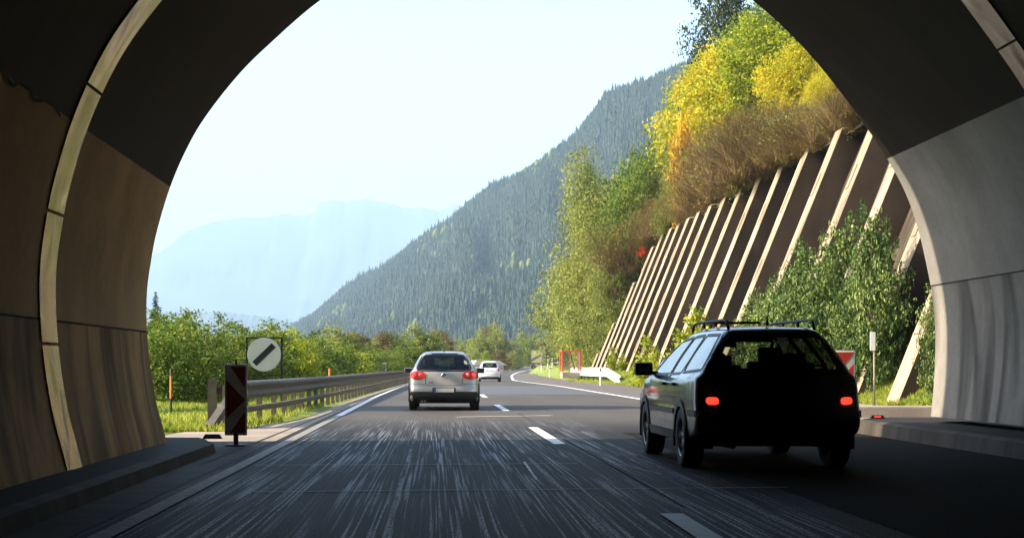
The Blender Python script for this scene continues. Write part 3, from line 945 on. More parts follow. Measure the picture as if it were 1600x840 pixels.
# ------------------------------------------------------------------ left side: bushes behind the guardrail, trees behind them
gh = 'bushes in the hedge behind the guardrail'
for k, (px, d, top, key, wd) in enumerate([(222, 52, 505, 'hedge1', 1.1), (246, 48, 520, 'hedge3', 1.0), (262, 55, 503, 'hedge1', 1.2), (284, 50, 512, 'hedge3', 1.1), (304, 57, 505, 'hedge1', 1.1),
        (322, 54, 508, 'hedge1', .9), (342, 60, 515, 'hedge3', 1.2), (362, 57, 523, 'hedge1', 1.2), (384, 63, 520, 'hedge1', 1.2), (404, 66, 512, 'hedge3', 1.1), (424, 66, 518, 'hedge1', 1.1), (444, 70, 522, 'hedge2', 1.1),
        (462, 72, 520, 'hedge2', 1.3), (484, 78, 527, 'hedge1', 1.3), (505, 82, 534, 'hedge3', 1.3), (524, 88, 540, 'hedge3', 1.3), (545, 96, 545, 'hedge2', 1.3), (566, 100, 546, 'hedge3', 1.4), (590, 112, 550, 'hedge1', 1.5), (612, 124, 549, 'hedge3', 1.5), (636, 135, 549, 'hedge1', 1.5), (333, 52, 545, 'hedge1', 1.2), (290, 62, 508, 'hedge3', 1.5), (250, 62, 510, 'hedge1', 1.6)]):
    x = (px - 680) * d / F; z = H(x, d) - 0.1; hh = CH - (top - 572) * d / F - z
    looks = {'hedge1': 'deep green', 'hedge2': 'yellow green', 'hedge3': 'mid green'}[key]
    place(key, x, d, z, '%s leafy bush in the hedge behind the guardrail' % looks, gh + ', ' + looks, hh, wide=wd * 2.6 / hh if hh > 2.6 else wd)
x, y, z = at(243, 85, 0)
place('spruce1', x, y, 0, 'dark spruce standing above the hedge right beside the left tunnel edge', None, CH + 117 * 85 / F)
mid = [(455, 150, 512, 'spruce2'), (470, 140, 524, 'green1'), (488, 160, 516, 'spruce1'), (500, 150, 528, 'lime1'), (515, 165, 511, 'green2'), (530, 140, 508, 'green2'), (548, 150, 515, 'rust1'), (562, 145, 519, 'rust1'), (577, 165, 527, 'spruce1'),
       (590, 170, 530, 'lime1'), (603, 150, 514, 'rust1'), (622, 150, 522, 'green1'), (640, 160, 518, 'green2'), (655, 150, 506, 'green2'), (668, 160, 520, 'green1'), (684, 165, 512, 'rust1'), (700, 180, 526, 'rust1'), (632, 135, 532, 'green1'),
       (720, 300, 528, 'green2'), (735, 320, 530, 'lime1'), (752, 290, 512, 'green2'), (764, 310, 506, 'rust1'), (776, 300, 502, 'green2'), (790, 330, 528, 'rust1'), (803, 410, 530, 'green2'), (815, 420, 520, 'lime1'), (742, 270, 545, 'green2'), (826, 430, 528, 'green1'),
       (836, 440, 523, 'green2'), (848, 430, 530, 'rust1'), (860, 450, 520, 'green1'), (872, 440, 535, 'rust1'), (885, 460, 520, 'lime1'), (712, 260, 545, 'rust1'), (760, 260, 548, 'lime1'), (782, 265, 545, 'rust1'), (800, 270, 548, 'green2'), (818, 500, 535, 'green1'),
       (438, 170, 520, 'green1'), (420, 180, 515, 'lime1'), (900, 520, 535, 'green2'), (915, 500, 540, 'rust1')]
nm = {'spruce1': 'dark pointed spruce', 'spruce2': 'slim dark spruce', 'green1': 'rounded mid green tree', 'green2': 'pale grey green tree', 'rust1': 'rusty brown autumn tree', 'lime1': 'yellow green autumn tree'}
for px, d, top, key in mid:
    x = (px - 680) * d / F; z = prof(d) - 0.1; hh = CH - (top - 572) * d / F - z
    where = 'in the belt of trees beyond the hedge' if d < 200 else 'at the foot of the forested mountain'
    place(key, x, d, z, nm[key] + ' ' + where, nm[key] + 's ' + where, hh, wide=0.75 + 3.0 / max(hh, 4))
# tall trees left of the portal, outside, whose shade crosses the road
make_tree('tall', 'broadleaf_tree', 'tree', 17, 3.8, 'l_green', 14000, 0.26, 21, 18, 0.15, 0.3, 0.5)
place('tall', -13.0, 39.0, -0.2, 'tall narrow green tree on the grass left of the tunnel mouth, hidden behind its wall')

# ------------------------------------------------------------------ right side vegetation
make_tree('willow', 'willow_tree', 'tree', 17, 8.5, 'l_willow', 70000, 0.16, 31, 22, 0.1, 0.45, 0.75, 0.45, 16)
make_tree('yellow', 'maple_tree', 'tree', 9, 7.5, 'l_yellow', 30000, 0.17, 33, 15, 0.2, 0.3, 0.6, 0.5, 12)
make_tree('limeb', 'maple_tree', 'tree', 9, 6.5, 'l_lime', 26000, 0.17, 34, 15, 0.2, 0.3, 0.6, 0.5, 12)
make_tree('darkb', 'broadleaf_tree', 'tree', 16, 10, 'l_dark', 50000, 0.2, 35, 20, 0.15, 0.3, 0.8, 0.4, 16)
make_tree('olive', 'broadleaf_tree', 'tree', 8, 6.5, 'l_willow', 26000, 0.15, 36, 14, 0.15, 0.3, 0.6, 0.5, 12)
make_tree('greenb', 'broadleaf_tree', 'tree', 8, 6.0, 'l_green', 26000, 0.16, 37, 14, 0.15, 0.3, 0.6, 0.5, 12)
make_tree('orangeb', 'bush', 'bush', 3, 3.0, 'l_orange', 5000, 0.16, 38, 8, 0.15, 0.3, 0.35, 0.5, 6)
make_tree('redb', 'creeper', 'plant', 1.0, 0.9, 'l_red', 500, 0.12, 39, 4, 0.15, 0.3, 0.2, 0.5, 3)
make_tree('shrub', 'shrub', 'shrub', 4.5, 3.6, 'l_shrub', 12000, 0.10, 40, 18, 0.08, 0.7, 0.22, 0.3, 16)
make_tree('sapling', 'sapling', 'sapling', 3.0, 1.5, 'l_lime', 2200, 0.11, 41, 9, 0.1, 0.5, 0.22, 0.4, 8)
make_brush('brush1', 4.2, 4.0, 3000, 42)
make_brush('brush2', 3.4, 3.8, 2600, 43)

def on_hill(px, d, dz=0.0):
    for _ in range(60):
        x = (px - 680) * d / F
        if x >= toe(d) + 0.15: break
        d += 1.0
    return x, d, hill_z(max(x, toe(d)), d) - 0.3 + dz
def hill_tree(key, px, d, top, label, group=None, wide=1.0, minh=2.0):
    if key.startswith('brush') and px > 1034: d = 17.35 * F / (px - 680)
    x, y, z = on_hill(px, d)
    hh = max(minh, CH - (top - 572) * y / F - z)
    if key.startswith('brush'): hh = min(hh, 4.6) * random.uniform(0.7, 1.1)
    return place(key, x, y, z, label, group, hh, wide=wide)
hill_tree('willow', 922, 140, 238, 'tall grey green willow at the bend of the road beyond the ribbed wall', wide=0.72)
hill_tree('olive', 960, 150, 300, 'loose olive green tree between the tall willow and the end of the ribbed wall', wide=0.8)
hill_tree('olive', 912, 165, 400, 'lower olive tree on the road side of the tall willow', wide=0.9)
hill_tree('greenb', 900, 172, 440, 'small green tree overhanging the layby left of the tall willow', wide=0.55)
hill_tree('olive', 938, 128, 430, 'bushy olive tree right behind the orange red frame', wide=0.7)
hill_tree('limeb', 958, 122, 485, 'yellow green bushy tree at the far end of the ribbed wall', wide=0.7)
hill_tree('greenb', 1022, 138, 215, 'green tree on the slope over the far ribs, its crown against the forested mountain', wide=0.6)
hill_tree('olive', 1056, 128, 195, 'olive autumn tree on the slope left of the yellow maple', wide=0.5)
hill_tree('greenb', 1000, 128, 290, 'rounded green tree at the top of the far end of the wall', wide=0.8)
hill_tree('yellow', 1112, 116, 78, 'bright yellow maple on the slope above the ribbed wall', wide=0.85)
hill_tree('yellow', 1245, 90, 70, 'golden yellow tree nearest the tunnel edge above the wall', wide=0.75)
hill_tree('yellow', 1310, 78, 120, 'golden bushy tree just beside the bright tunnel rim', wide=0.6)
hill_tree('limeb', 1185, 112, 28, 'yellow green tree between the dark tree and the tunnel edge', wide=0.9)
hill_tree('limeb', 1150, 126, 70, 'yellow green tree behind the bright yellow maple', wide=0.9)
hill_tree('darkb', 1135, 150, -50, 'big dark green tree crowning the slope against the sky', wide=0.55)
hill_tree('greenb', 1205, 125, 0, 'green tree high on the slope near the tunnel edge', wide=0.8)
hill_tree('darkb', 1260, 140, -80, 'dark tree high on the slope mostly hidden by the tunnel', wide=0.7)
hill_tree('spruce2', 1078, 150, 170, 'dark spruce on the slope behind the olive autumn tree', wide=1.0)
hill_tree('orangeb', 1068, 108, 200, 'orange leaved bush at the left foot of the yellow maple', wide=0.35, minh=1.2)
gb = 'leafless brown shrubs hanging over the top of the wall'
for k, (px, d, top) in enumerate([(1022, 119, 322), (1048, 113, 300), (1036, 118, 285), (1005, 122, 318), (985, 126, 335), (1075, 104, 285), (1098, 100, 262), (1118, 97, 235), (1140, 94, 205), (1160, 92, 190), (1180, 88, 175), (1200, 86, 160), (1222, 83, 150), (1246, 81, 148),
        (1268, 78, 150), (1292, 74, 160), (1312, 72, 150), (1150, 98, 170), (1185, 95, 140), (1215, 90, 130), (1000, 118, 330), (1235, 76, 205), (1190, 82, 225), (1140, 88, 262), (1170, 84, 240), (1260, 73, 190), (1335, 68, 140), (1360, 64, 130)]):
    hill_tree(['brush1', 'brush2'][k % 2], px, d, top, 'bare brown dry shrub over the top of the ribbed wall', gb, wide=1.25, minh=2.6)
gy = 'autumn bushes among the dry shrubs above the wall'
for k, (px, d, top, key) in enumerate([(1050, 112, 262, 'olive'), (1075, 110, 240, 'olive'), (1275, 80, 130, 'yellow'), (1010, 124, 250, 'greenb'), (1225, 92, 110, 'limeb'), (975, 124, 340, 'olive'), (1290, 84, 100, 'yellow')]):
    hill_tree(key, px, d, top, {'olive': 'olive bush among the bare shrubs above the wall', 'yellow': 'golden bush among the bare shrubs above the wall', 'greenb': 'green bush above the far ribs of the wall', 'limeb': 'yellow green bush among the bare shrubs above the wall'}[key], gy + ', ' + key.rstrip('b'), wide=0.6, minh=2.5)
for k, (px, d, py) in enumerate([(1128, 90, 292), (1215, 78, 250), (1003, 121, 400)]):
    x, y, z = at(px, d, py=py)
    place('redb', x, y, z, 'small red creeper hanging on the ribbed wall', 'red creepers on the ribbed wall', 0.7)
# shrubs at the foot of the wall
gs = 'glossy green shrubs in front of the ribs'
for px, d, top, wd in [(1190, 58, 450, .6), (1218, 56, 425, .6), (1248, 53, 380, .55), (1280, 51, 425, .6), (1312, 49.5, 345, .5), (1362, 46.5, 325, .42), (1336, 48, 400, .55), (1236, 54, 470, .7), (1340, 47.5, 455, .55)]:
    x = min((px - 680) * d / F, 13.4); z = 0.55; hh = CH - (top - 572) * d / F - z
    place('shrub', x, d, z, 'glossy green shrub growing against the nearer ribs', gs, hh, wide=wd * 1.1)
x, y, z = at(1452, 36, 0.3)
place('shrub', 12.6, 38.0, 0.3, 'shrub half hidden by the bright tunnel rim at the nearest rib', None, 3.4, wide=0.4)
for px, d, top in [(1010, 82, 520), (1082, 62, 475), (1062, 68, 510), (960, 110, 538), (1022, 78, 545), (1105, 60, 520), (972, 106, 550)]:
    x = min((px - 680) * d / F, 12.9); z = H(x, d) - 0.05; hh = CH - (top - 572) * d / F - z
    place('sapling', x, d, z, 'small leafy sapling at the foot of the ribbed wall', 'saplings along the foot of the wall', hh, wide=1.0)

# look-alikes are told apart by their place in their row
ORD = 'first second third fourth fifth sixth seventh eighth ninth tenth eleventh twelfth thirteenth fourteenth fifteenth sixteenth seventeenth eighteenth nineteenth twentieth'.split()
ORD += ['twenty-' + w for w in ORD[:9]] + ['thirtieth']
by = {}
for o in COL.objects:
    if o.parent is None and 'group' in o and 'label' in o: by.setdefault(o['label'], []).append(o)
for lab, L in by.items():
    if len(L) > 1:
        L.sort(key=lambda o: o.location.x / o.location.y)
        for i, o in enumerate(L): o['label'] = '%s from the left: %s' % (ORD[i], lab)

# ------------------------------------------------------------------ grass
def grass(name, spots, hgt, seed, label=None):
    g = np.random.default_rng(seed); P = np.array(spots); n = len(P)
    a = g.random(n) * 6.283; hh = hgt * g.uniform(0.4, 1.5, n); w = 0.012 + 0.06 * hh
    dx = np.cos(a) * w; dy = np.sin(a) * w; lx = g.normal(size=n) * hh * 0.35; ly = g.normal(size=n) * hh * 0.35
    V = np.empty((n, 3, 3))
    V[:, 0] = P + np.stack([-dx, -dy, -0.01 * np.ones(n)], 1)
    V[:, 1] = P + np.stack([dx, dy, -0.01 * np.ones(n)], 1)
    V[:, 2] = P + np.stack([lx, ly, hh], 1)
    o = np_mesh(name, V.reshape(-1, 3), np.arange(3 * n).reshape(-1, 3), 'blade')
    return tag(o, label, 'grass', kind='stuff')
sp = []
while len(sp) < 60000:
    y = 25.8 + 60 * random.random() ** 1.6; x = random.uniform(-14, left_line(y) - 0.6)
    if y < 30 and x > -3.6 + 0.35 * (y - 25.8) * 0.8: continue
    if x > left_line(y) - 0.72 + 0.25 * math.sin(y * 1.7) * 0.4 - 0.28 * (1 - sm(40, 90, y)): continue
    if math.sin(x * 1.3 + y) + math.sin(x * 2.9 - y * 1.7) < -1.5: continue
    sp.append((x, y, H(x, y)))
grass('grass', sp, 0.10, 5, 'bright sunlit grass verge around the left guardrail')
sp = []
while len(sp) < 50000:
    y = 33 + 90 * random.random() ** 1.4; e = layby(y)
    x = random.uniform(e, e + (WALLX + 0.8 - e) * 1.0 if y < 112 else e + 4)
    if y < 34.5: continue
    sp.append((x, y, H(x, y)))
grass('grass', sp, 0.12, 6, 'sunlit yellow green grass bank at the foot of the ribbed wall')

# ------------------------------------------------------------------ forested mountain
RIDGE = [(430, 540, 2700), (455, 514, 2600), (500, 484, 2500), (560, 446, 2400), (620, 402, 2250), (700, 352, 2100), (770, 296, 2000), (850, 250, 1900), (900, 214, 1850), (945, 160, 1800), (1000, 138, 1700), (1070, 104, 1600), (1200, 30, 1500), (1400, -60, 1450), (1700, -150, 1400)]
def ridge(a):
    xs = [r[0] for r in RIDGE]
    return np.interp(a, xs, [r[1] for r in RIDGE]), np.interp(a, xs, [r[2] for r in RIDGE])
def mount(a, t):
    """a: bearing in photo columns along the ridge; t 0 foot .. 1 ridge"""
    py, dr = ridge(a); df = 700 + (dr - 1400) * 0.55
    zr = CH - (py - 572) * dr / F
    xr = (a - 680) * dr / F; xf = (a - 680) * df / F 
    x = xf + (xr - xf) * t; y = df + (dr - df) * t
    z = 2 + (zr - 2) * (t ** 1.15) + zr * 0.09 * mnoise.fractal(Vector((a * 0.016, t * 1.7, 3)), 1.0, 2.0, 4) * 1.6 * math.sin(math.pi * t) 
    return x, y, z
A = list(np.arange(430, 1701, 15)); T = list(np.linspace(0, 1, 30))
V = [mount(a, t) for a in A for t in T] 
for a in A:
    x, y, z = mount(a, 1.0); 
n = len(T)
Fc = [(i * n + j, i * n + j + 1, (i + 1) * n + j + 1, (i + 1) * n + j) for i in range(len(A) - 1) for j in range(n - 1)]
b0 = len(V)
for a in A:
    x, y, z = mount(a, 1.0); V.append((x + 300, y + 900, -5))
Fc += [(i * n + n - 1, b0 + i, b0 + i + 1, (i + 1) * n + n - 1) for i in range(len(A) - 1)]
o = new_obj('mountain', V, Fc, 'forest_floor', smooth=True); o['kind'] = 'structure'

def forest(name, count, mats, label, seed, hs=(8, 16), broad=False, patches=False):
    g = np.random.default_rng(seed); Vs = []; Fs = []; base = 0
    tiers = 4; nn = 7
    for _ in range(count):
        a = g.uniform(440, 1160) if g.random() < 0.93 else g.uniform(1160, 1600)
        t = g.random() ** 0.9
        if not patches and g.random() < 0.11: t = 1.0 - g.random() * 0.02
        if patches and math.sin(a * 0.031 + t * 7) + math.sin(a * 0.013 - t * 11 + 2) + g.normal() * 0.35 < 0.85 and t > 0.1: continue
        x, y, z = mount(a, t)
        nz = mnoise.noise(Vector((x * 0.012, y * 0.006, seed))); h = g.uniform(*hs) * (0.8 + 0.75 * max(-.5, nz)) * (1.35 if g.random() < 0.08 else 1)
        if not broad and mnoise.noise(Vector((x * 0.009 + 40, y * 0.0045, 9))) > 0.6 and t < .95: continue
        w = h * (g.uniform(0.30, 0.42) if broad else g.uniform(0.15, 0.2))
        ph = g.random() * 6.28
        if broad:
            # lumpy crown
            rings = [(0.15, 0.55), (0.4, 1.0), (0.7, 0.85), (0.92, 0.45)]
            for zz, rr in rings:
                for k in range(nn):
                    q = ph + k * 6.283 / nn; r2 = w * rr * g.uniform(0.7, 1.15)
                    Vs.append((x + math.cos(q) * r2, y + math.sin(q) * r2, z - 1 + h * (zz + g.uniform(-.05, .05))))
            Vs.append((x, y, z + h)); 
            for r_ in range(3):
                for k in range(nn):
                    p = base + r_ * nn + k; q = base + r_ * nn + (k + 1) % nn
                    Fs += [(p, q, q + nn), (p, q + nn, p + nn)]
            for k in range(nn): Fs.append((base + 3 * nn + k, base + 3 * nn + (k + 1) % nn, base + 4 * nn))
            base += 4 * nn + 1
        else:
            for r_ in range(tiers):
                zb = z - 1 + h * (0.08 + 0.21 * r_); zt = z + h * min(1, 0.42 + 0.2 * r_); wr = w * (1 - 0.22 * r_)
                for k in range(nn):
                    q = ph + r_ + k * 6.283 / nn; r2 = wr * (1.1 if k % 2 else 0.62) * g.uniform(0.8, 1.2)
                    Vs.append((x + math.cos(q) * r2, y + math.sin(q) * r2, zb + g.uniform(-.03, .03) * h))
                Vs.append((x, y, zt))
                for k in range(nn): Fs.append((base + k, base + (k + 1) % nn, base + nn))
                base += nn + 1
    o = np_mesh(name, np.array(Vs), np.array(Fs), mats)
    return tag(o, label, 'forest', kind='stuff')
forest('conifer_forest', 27000, 'l_spruce', 'dark conifer forest covering the whole mountain slope', 3)
forest('broadleaf_forest', 2000, 'l_hedge', 'scattered yellowing broadleaf trees among the conifers of the slope', 4, (7, 12), True, True)

# ------------------------------------------------------------------ far mountains
def far_range(name, pts, d, depth, foot, seed):
    g = np.random.default_rng(seed)
    xs = np.linspace(pts[0][0], pts[-1][0], 260); py = np.interp(xs, [p[0] for p in pts], [p[1] for p in pts])
    V = []; rows = 40
    for i, a in enumerate(xs):
        rz = CH - (py[i] - 572) * d / F + mnoise.fractal(Vector((i * 0.3, seed, 0)), 1.0, 2.0, 4) * d * 0.0012 * 0
        for j in range(rows):
            t = j / (rows - 1)
            rzz = rz + mnoise.fractal(Vector((i * 0.3, seed, 0)), 1.0, 2.0, 4) * d * 0.0012 * t ** 8
            ridges = mnoise.fractal(Vector((i * 0.06 + seed * 9, t * 5.0, 0.3)), 0.55, 2.1, 6) * 1.0
            cl = t ** 1.5 * 0.72 + 0.28 * sm(0.6, 1.0, t)
            V.append(((a - 680) * d / F, d - depth * (1 - t) + ridges * depth * 0.07 * math.sin(math.pi * t), foot + (rzz - foot) * cl + ridges * depth * 0.035 * math.sin(math.pi * t)))
    n = rows
    Fc = [(i * n + j, i * n + j + 1, (i + 1) * n + j + 1, (i + 1) * n + j) for i in range(len(xs) - 1) for j in range(n - 1)]
    o = new_obj(name, V, Fc, 'rock', smooth=True); o['kind'] = 'structure'
far_range('mountains', [(60, 470), (180, 425), (235, 402), (262, 386), (290, 362), (330, 347), (370, 341), (420, 339), (440, 334), (465, 337), (488, 334), (497, 317), (520, 313), (545, 315), (572, 311), (600, 316), (640, 326), (665, 324), (685, 330), (712, 319), (760, 330), (900, 380)], 11000, 3200, -8, 1)
far_range('hills', [(60, 500), (200, 490), (262, 487), (310, 488), (340, 486), (390, 492), (430, 497), (470, 508), (560, 540)], 6500, 1500, -8, 2)

# ------------------------------------------------------------------ haze
bm = bmesh.new(); bmesh.ops.create_cube(bm, size=1)
for v in bm.verts: v.co = Vector(((v.co.x) * 13000, (v.co.y + 0.5) * 13500 - 460, (v.co.z + 0.5) * 1330 - 14))
me = bpy.data.meshes.new('haze'); bm.to_mesh(me); bm.free()
hz = bpy.data.objects.new('haze', me); COL.objects.link(hz); hz['kind'] = 'stuff'
hm = bpy.data.materials.new('haze air'); hm.use_nodes = True
nt = hm.node_tree; nt.nodes.clear()
out = nt.nodes.new('ShaderNodeOutputMaterial'); pv = nt.nodes.new('ShaderNodeVolumePrincipled')
pv.inputs['Color'].default_value = (0.50, 0.745, 1.0, 1)
pv.inputs['Density'].default_value = 1.7e-4
pv.inputs['Anisotropy'].default_value = 0.0
nt.links.new(pv.outputs[0], out.inputs['Volume'])
me.materials.append(hm)
# ------------------------------------------------------------------ vehicles
def chaikin(P, it=2, closed=True):
    for _ in range(it):
        Q = []
        n = len(P)
        for i in range(n if closed else n - 1):
            a, b = P[i], P[(i + 1) % n]
            Q += [(a[0] * .75 + b[0] * .25, a[1] * .75 + b[1] * .25), (a[0] * .25 + b[0] * .75, a[1] * .25 + b[1] * .75)]
        P = Q if closed else [P[0]] + Q + [P[-1]]
    return P
def rounded(P, r=0.05):
    out = []; n = len(P)
    for i in range(n):
        a, b, c_ = Vector(P[i - 1]), Vector(P[i]), Vector(P[(i + 1) % n])
        d1 = min(r, (a - b).length * .45); d2 = min(r, (c_ - b).length * .45)
        p = b + (a - b).normalized() * d1; q = b + (c_ - b).normalized() * d2
        for t in (0, .25, .5, .75, 1):
            out.append(tuple(p * (1 - t) ** 2 + b * 2 * t * (1 - t) + q * t * t))
    return out
def resample(P, step):
    P = P + [P[0]]; L = [0]
    for a, b in zip(P, P[1:]): L.append(L[-1] + math.dist(a, b))
    n = int(L[-1] / step); s = np.linspace(0, L[-1], n, endpoint=False)
    return list(zip(np.interp(s, L, [p[0] for p in P]), np.interp(s, L, [p[1] for p in P])))
def inside(poly, x, y):
    c = False; n = len(poly); j = n - 1
    for i in range(n):
        xi, yi = poly[i]; xj, yj = poly[j]
        if (yi > y) != (yj > y) and x < (xj - xi) * (y - yi) / (yj - yi) + xi: c = not c
        j = i
    return c
def offset_poly(P, d):
    n = len(P); out = []
    A = sum(P[i][0] * P[(i + 1) % n][1] - P[(i + 1) % n][0] * P[i][1] for i in range(n))
    sg = 1 if A > 0 else -1
    for i in range(n):
        a, b = P[i - 1], P[(i + 1) % n]; t = Vector((b[0] - a[0], b[1] - a[1]))
        if t.length < 1e-9: out.append(P[i]); continue
        t.normalize(); out.append((P[i][0] + t.y * d * sg, P[i][1] - t.x * d * sg))
    return out

class Car:
    def __init__(s, name, label, cat, spec, step=0.03):
        s.root = thing(name, label, cat); s.sp = spec
        P = resample(chaikin(spec['sil'], 2), step); n = len(P)
        W = spec['W']; core = spec['core']
        K = [0, .006, .02, .04, .07, .10, .14] + [None] * 16
        V = []; left = []; 
        def width(y, z, dist, r):
            w = W(y, z)
            if dist < r: w -= r - math.sqrt(max(0, r * r - (r - dist) ** 2))
            return w
        ids = {}
        rings = []
        for i, (y, z) in enumerate(P):
            cy = min(max(y, core[0]), core[1]); cz = core[2]
            L = math.hypot(cy - y, cz - z); row = []
            ks = [0, .006, .02, .04, .07, .10, .14]; ks = [k for k in ks if k < L * .6]
            ks += list(np.linspace(ks[-1], L, 24 - len(ks))[1:])
            r = spec['R'](y, z)
            for k in ks:
                t = k / L; yy = y + (cy - y) * t; zz = z + (cz - z) * t
                row.append((width(yy, zz, k, r), yy, zz))
            rings.append(row)
        m = min(len(r) for r in rings); rings = [r[:m] for r in rings]
        MX = 30
        for i in range(n):
            for sgn in (1, -1):
                for k in range(m):
                    w, y, z = rings[i][k]; V.append((sgn * w, y, z))
        st = 2 * m; Fc = []
        for i in range(n):
            j = (i + 1) % n
            for q in (0, 1):
                for k in range(m - 1):
                    a = i * st + q * m + k; b = j * st + q * m + k
                    Fc.append((a, a + 1, b + 1, b) if q == 0 else (a, b, b + 1, a + 1))
        # band across
        B = len(V); cr = spec.get('crown', 0.03)
        for i, (y, z) in enumerate(P):
            w = rings[i][0][0]
            for k in range(1, MX):
                x = w * (1 - 2 * k / MX); V.append((x, y, z))
        for i in range(n):
            j = (i + 1) % n
            def g(a, k): return a * st if k == 0 else (a * st + m if k == MX else B + a * (MX - 1) + k - 1)
            for k in range(MX): Fc.append((g(i, k), g(j, k), g(j, k + 1), g(i, k + 1)))
        y0 = min(p[0] for p in P); y1 = max(p[0] for p in P); zr = max(p[1] for p in P)
        out = []
        for x, y, z in V:
            q = min(1.1, abs(x) / spec['w0'])
            y += spec['rb'] * q ** 2.6 * sm(y0 + 0.75, y0 + 0.05, y) - spec['fb'] * q ** 2.4 * sm(y1 - 0.9, y1 - 0.1, y)
            if z > zr - 0.35: z -= cr * q * q * 2.2 * sm(zr - .35, zr, z)
            elif z > 0.75 and y > 0.9: z -= 0.05 * q ** 3
            out.append((x, y, z))
        bm = bmesh.new()
        vs = [bm.verts.new(v) for v in out]
        for f in Fc:
            try: bm.faces.new([vs[i] for i in f])
            except ValueError: pass
        bmesh.ops.remove_doubles(bm, verts=bm.verts, dist=0.0008)
        bmesh.ops.recalc_face_normals(bm, faces=bm.faces)
        s.bm = bm; s.bvh = BVHTree.FromBMesh(bm)
    # axis: 'rear' looks along +y, 'front' along -y, 'left' (x<0 side), 'right', 'top'
    def proj(s, a, b, axis, off=0.0):
        o, d = {'rear': (Vector((a, -6, b)), Vector((0, 1, 0))), 'front': (Vector((a, 6, b)), Vector((0, -1, 0))),
                'left': (Vector((-4, a, b)), Vector((1, 0, 0))), 'right': (Vector((4, a, b)), Vector((-1, 0, 0)))}[axis]
        h = s.bvh.ray_cast(o, d)
        if h[0] is None:
            h = s.bvh.find_nearest(o + d * (5.2 if axis in ('rear', 'front') else 3.2))
        n = h[1]
        if n.dot(d) > 0: n = -n
        return h[0] + n * off
    def patch(s, name, P, axis, off, m, thick=0.02, parent=None, sub=2, grid=0.05):
        P = rounded(P, .03) if sub == 1 else (chaikin(P, sub) if sub else P)
        xs = [p[0] for p in P]; zs = [p[1] for p in P]
        pts = [Vector(p) for p in resample(P, grid * 0.7)]
        nb = len(pts)
        x = min(xs) + grid * .5
        poly = [tuple(p) for p in pts]; inner = offset_poly(poly, -grid * 0.45)
        while x < max(xs):
            z = min(zs) + grid * .5
            while z < max(zs):
                if inside(inner, x, z): pts.append(Vector((x, z)))
                z += grid
            x += grid
        vv, ee, ff, *_ = delaunay_2d_cdt(pts, [], [list(range(nb))], 1, 1e-5)
        V = [s.proj(p.x, p.y, axis, off) for p in vv]; k = len(V)
        V += [s.proj(p.x, p.y, axis, off - thick) for p in vv]
        F_ = [tuple(f) for f in ff]
        cnt = {}
        for f in F_:
            for i in range(len(f)):
                e = (f[i], f[(i + 1) % len(f)]); cnt[tuple(sorted(e))] = cnt.get(tuple(sorted(e)), []) + [e]
        for e, l in cnt.items():
            if len(l) == 1: a, b = l[0]; F_.append((a, a + k, b + k, b))
        o = new_obj(name, V, F_, m, parent or s.root, smooth=True, sharp=40)
        b2 = bmesh.new(); b2.from_mesh(o.data); bmesh.ops.recalc_face_normals(b2, faces=b2.faces)
        b2.to_mesh(o.data); b2.free()
        return o
    def ring(s, name, P, axis, wi, wo, off, m, parent=None, sub=2):
        P = resample(chaikin(P, sub) if sub else P, 0.03)
        a = offset_poly(P, -wi); b = offset_poly(P, wo); n = len(P)
        V = [s.proj(*p, axis, off) for p in a] + [s.proj(*p, axis, off) for p in b] + [s.proj(*p, axis, -0.02) for p in a] + [s.proj(*p, axis, -0.005) for p in b]
        F_ = []
        for i in range(n):
            j = (i + 1) % n
            F_ += [(i, j, j + n, i + n), (i, i + 2 * n, j + 2 * n, j), (i + n, j + n, j + 3 * n, i + 3 * n)]
        return new_obj(name, V, F_, m, parent or s.root, smooth=False)
    def line(s, name, pts, axis, w, m, off=0.003, parent=None):
        V = []; Q = []
        P = []
        for a, b in zip(pts, pts[1:]):
            k = max(1, int(math.dist(a, b) / 0.03)); P += [(a[0] + (b[0] - a[0]) * t / k, a[1] + (b[1] - a[1]) * t / k) for t in range(k)]
        P.append(pts[-1])
        for i, p in enumerate(P):
            a, b = P[max(0, i - 1)], P[min(len(P) - 1, i + 1)]; t = Vector((b[0] - a[0], b[1] - a[1])).normalized()
            V += [s.proj(p[0] - t.y * w / 2, p[1] + t.x * w / 2, axis, off), s.proj(p[0] + t.y * w / 2, p[1] - t.x * w / 2, axis, off)]
        return new_obj(name, V, [(2 * i, 2 * i + 1, 2 * i + 3, 2 * i + 2) for i in range(len(P) - 1)], m, parent or s.root)
    def cut(s, P, axis, sub=2):
        P = chaikin(P, sub) if sub else P
        dele = []
        for f in s.bm.faces:
            c = f.calc_center_median(); n = f.normal
            if axis == 'rear' and c.y < -0.5 and abs(n.y) > 0.15 and inside(P, c.x, c.z): dele.append(f)
            elif axis == 'front' and c.y > 0.2 and inside(P, c.x, c.z) and abs(n.y) > 0.15: dele.append(f)
            elif axis in ('left', 'right') and (c.x < -0.3 if axis == 'left' else c.x > 0.3) and abs(n.x) > 0.3 and inside(P, c.y, c.z): dele.append(f)
        bmesh.ops.delete(s.bm, geom=dele, context='FACES')
    def window(s, name, P, axis, gm='glass', seal=0.022, sealm='trim'):
        P = rounded(P)
        s.cut(P, axis, 0)
        g = s.patch(name, P, axis, -0.002, gm, 0.004, sub=0)
        s.ring('window_seal', P, axis, 0.016, seal, 0.004, sealm, g, sub=0)
        return g
    def finish(s, m):
        me = bpy.data.meshes.new('body'); s.bm.to_mesh(me)
        o = bpy.data.objects.new('body', me); COL.objects.link(o); o.parent = s.root
        me.materials.append(M[m]); me.polygons.foreach_set('use_smooth', np.ones(len(me.polygons), dtype=bool))
        me.set_sharp_from_angle(angle=R(50))
        s.bm.free(); return o
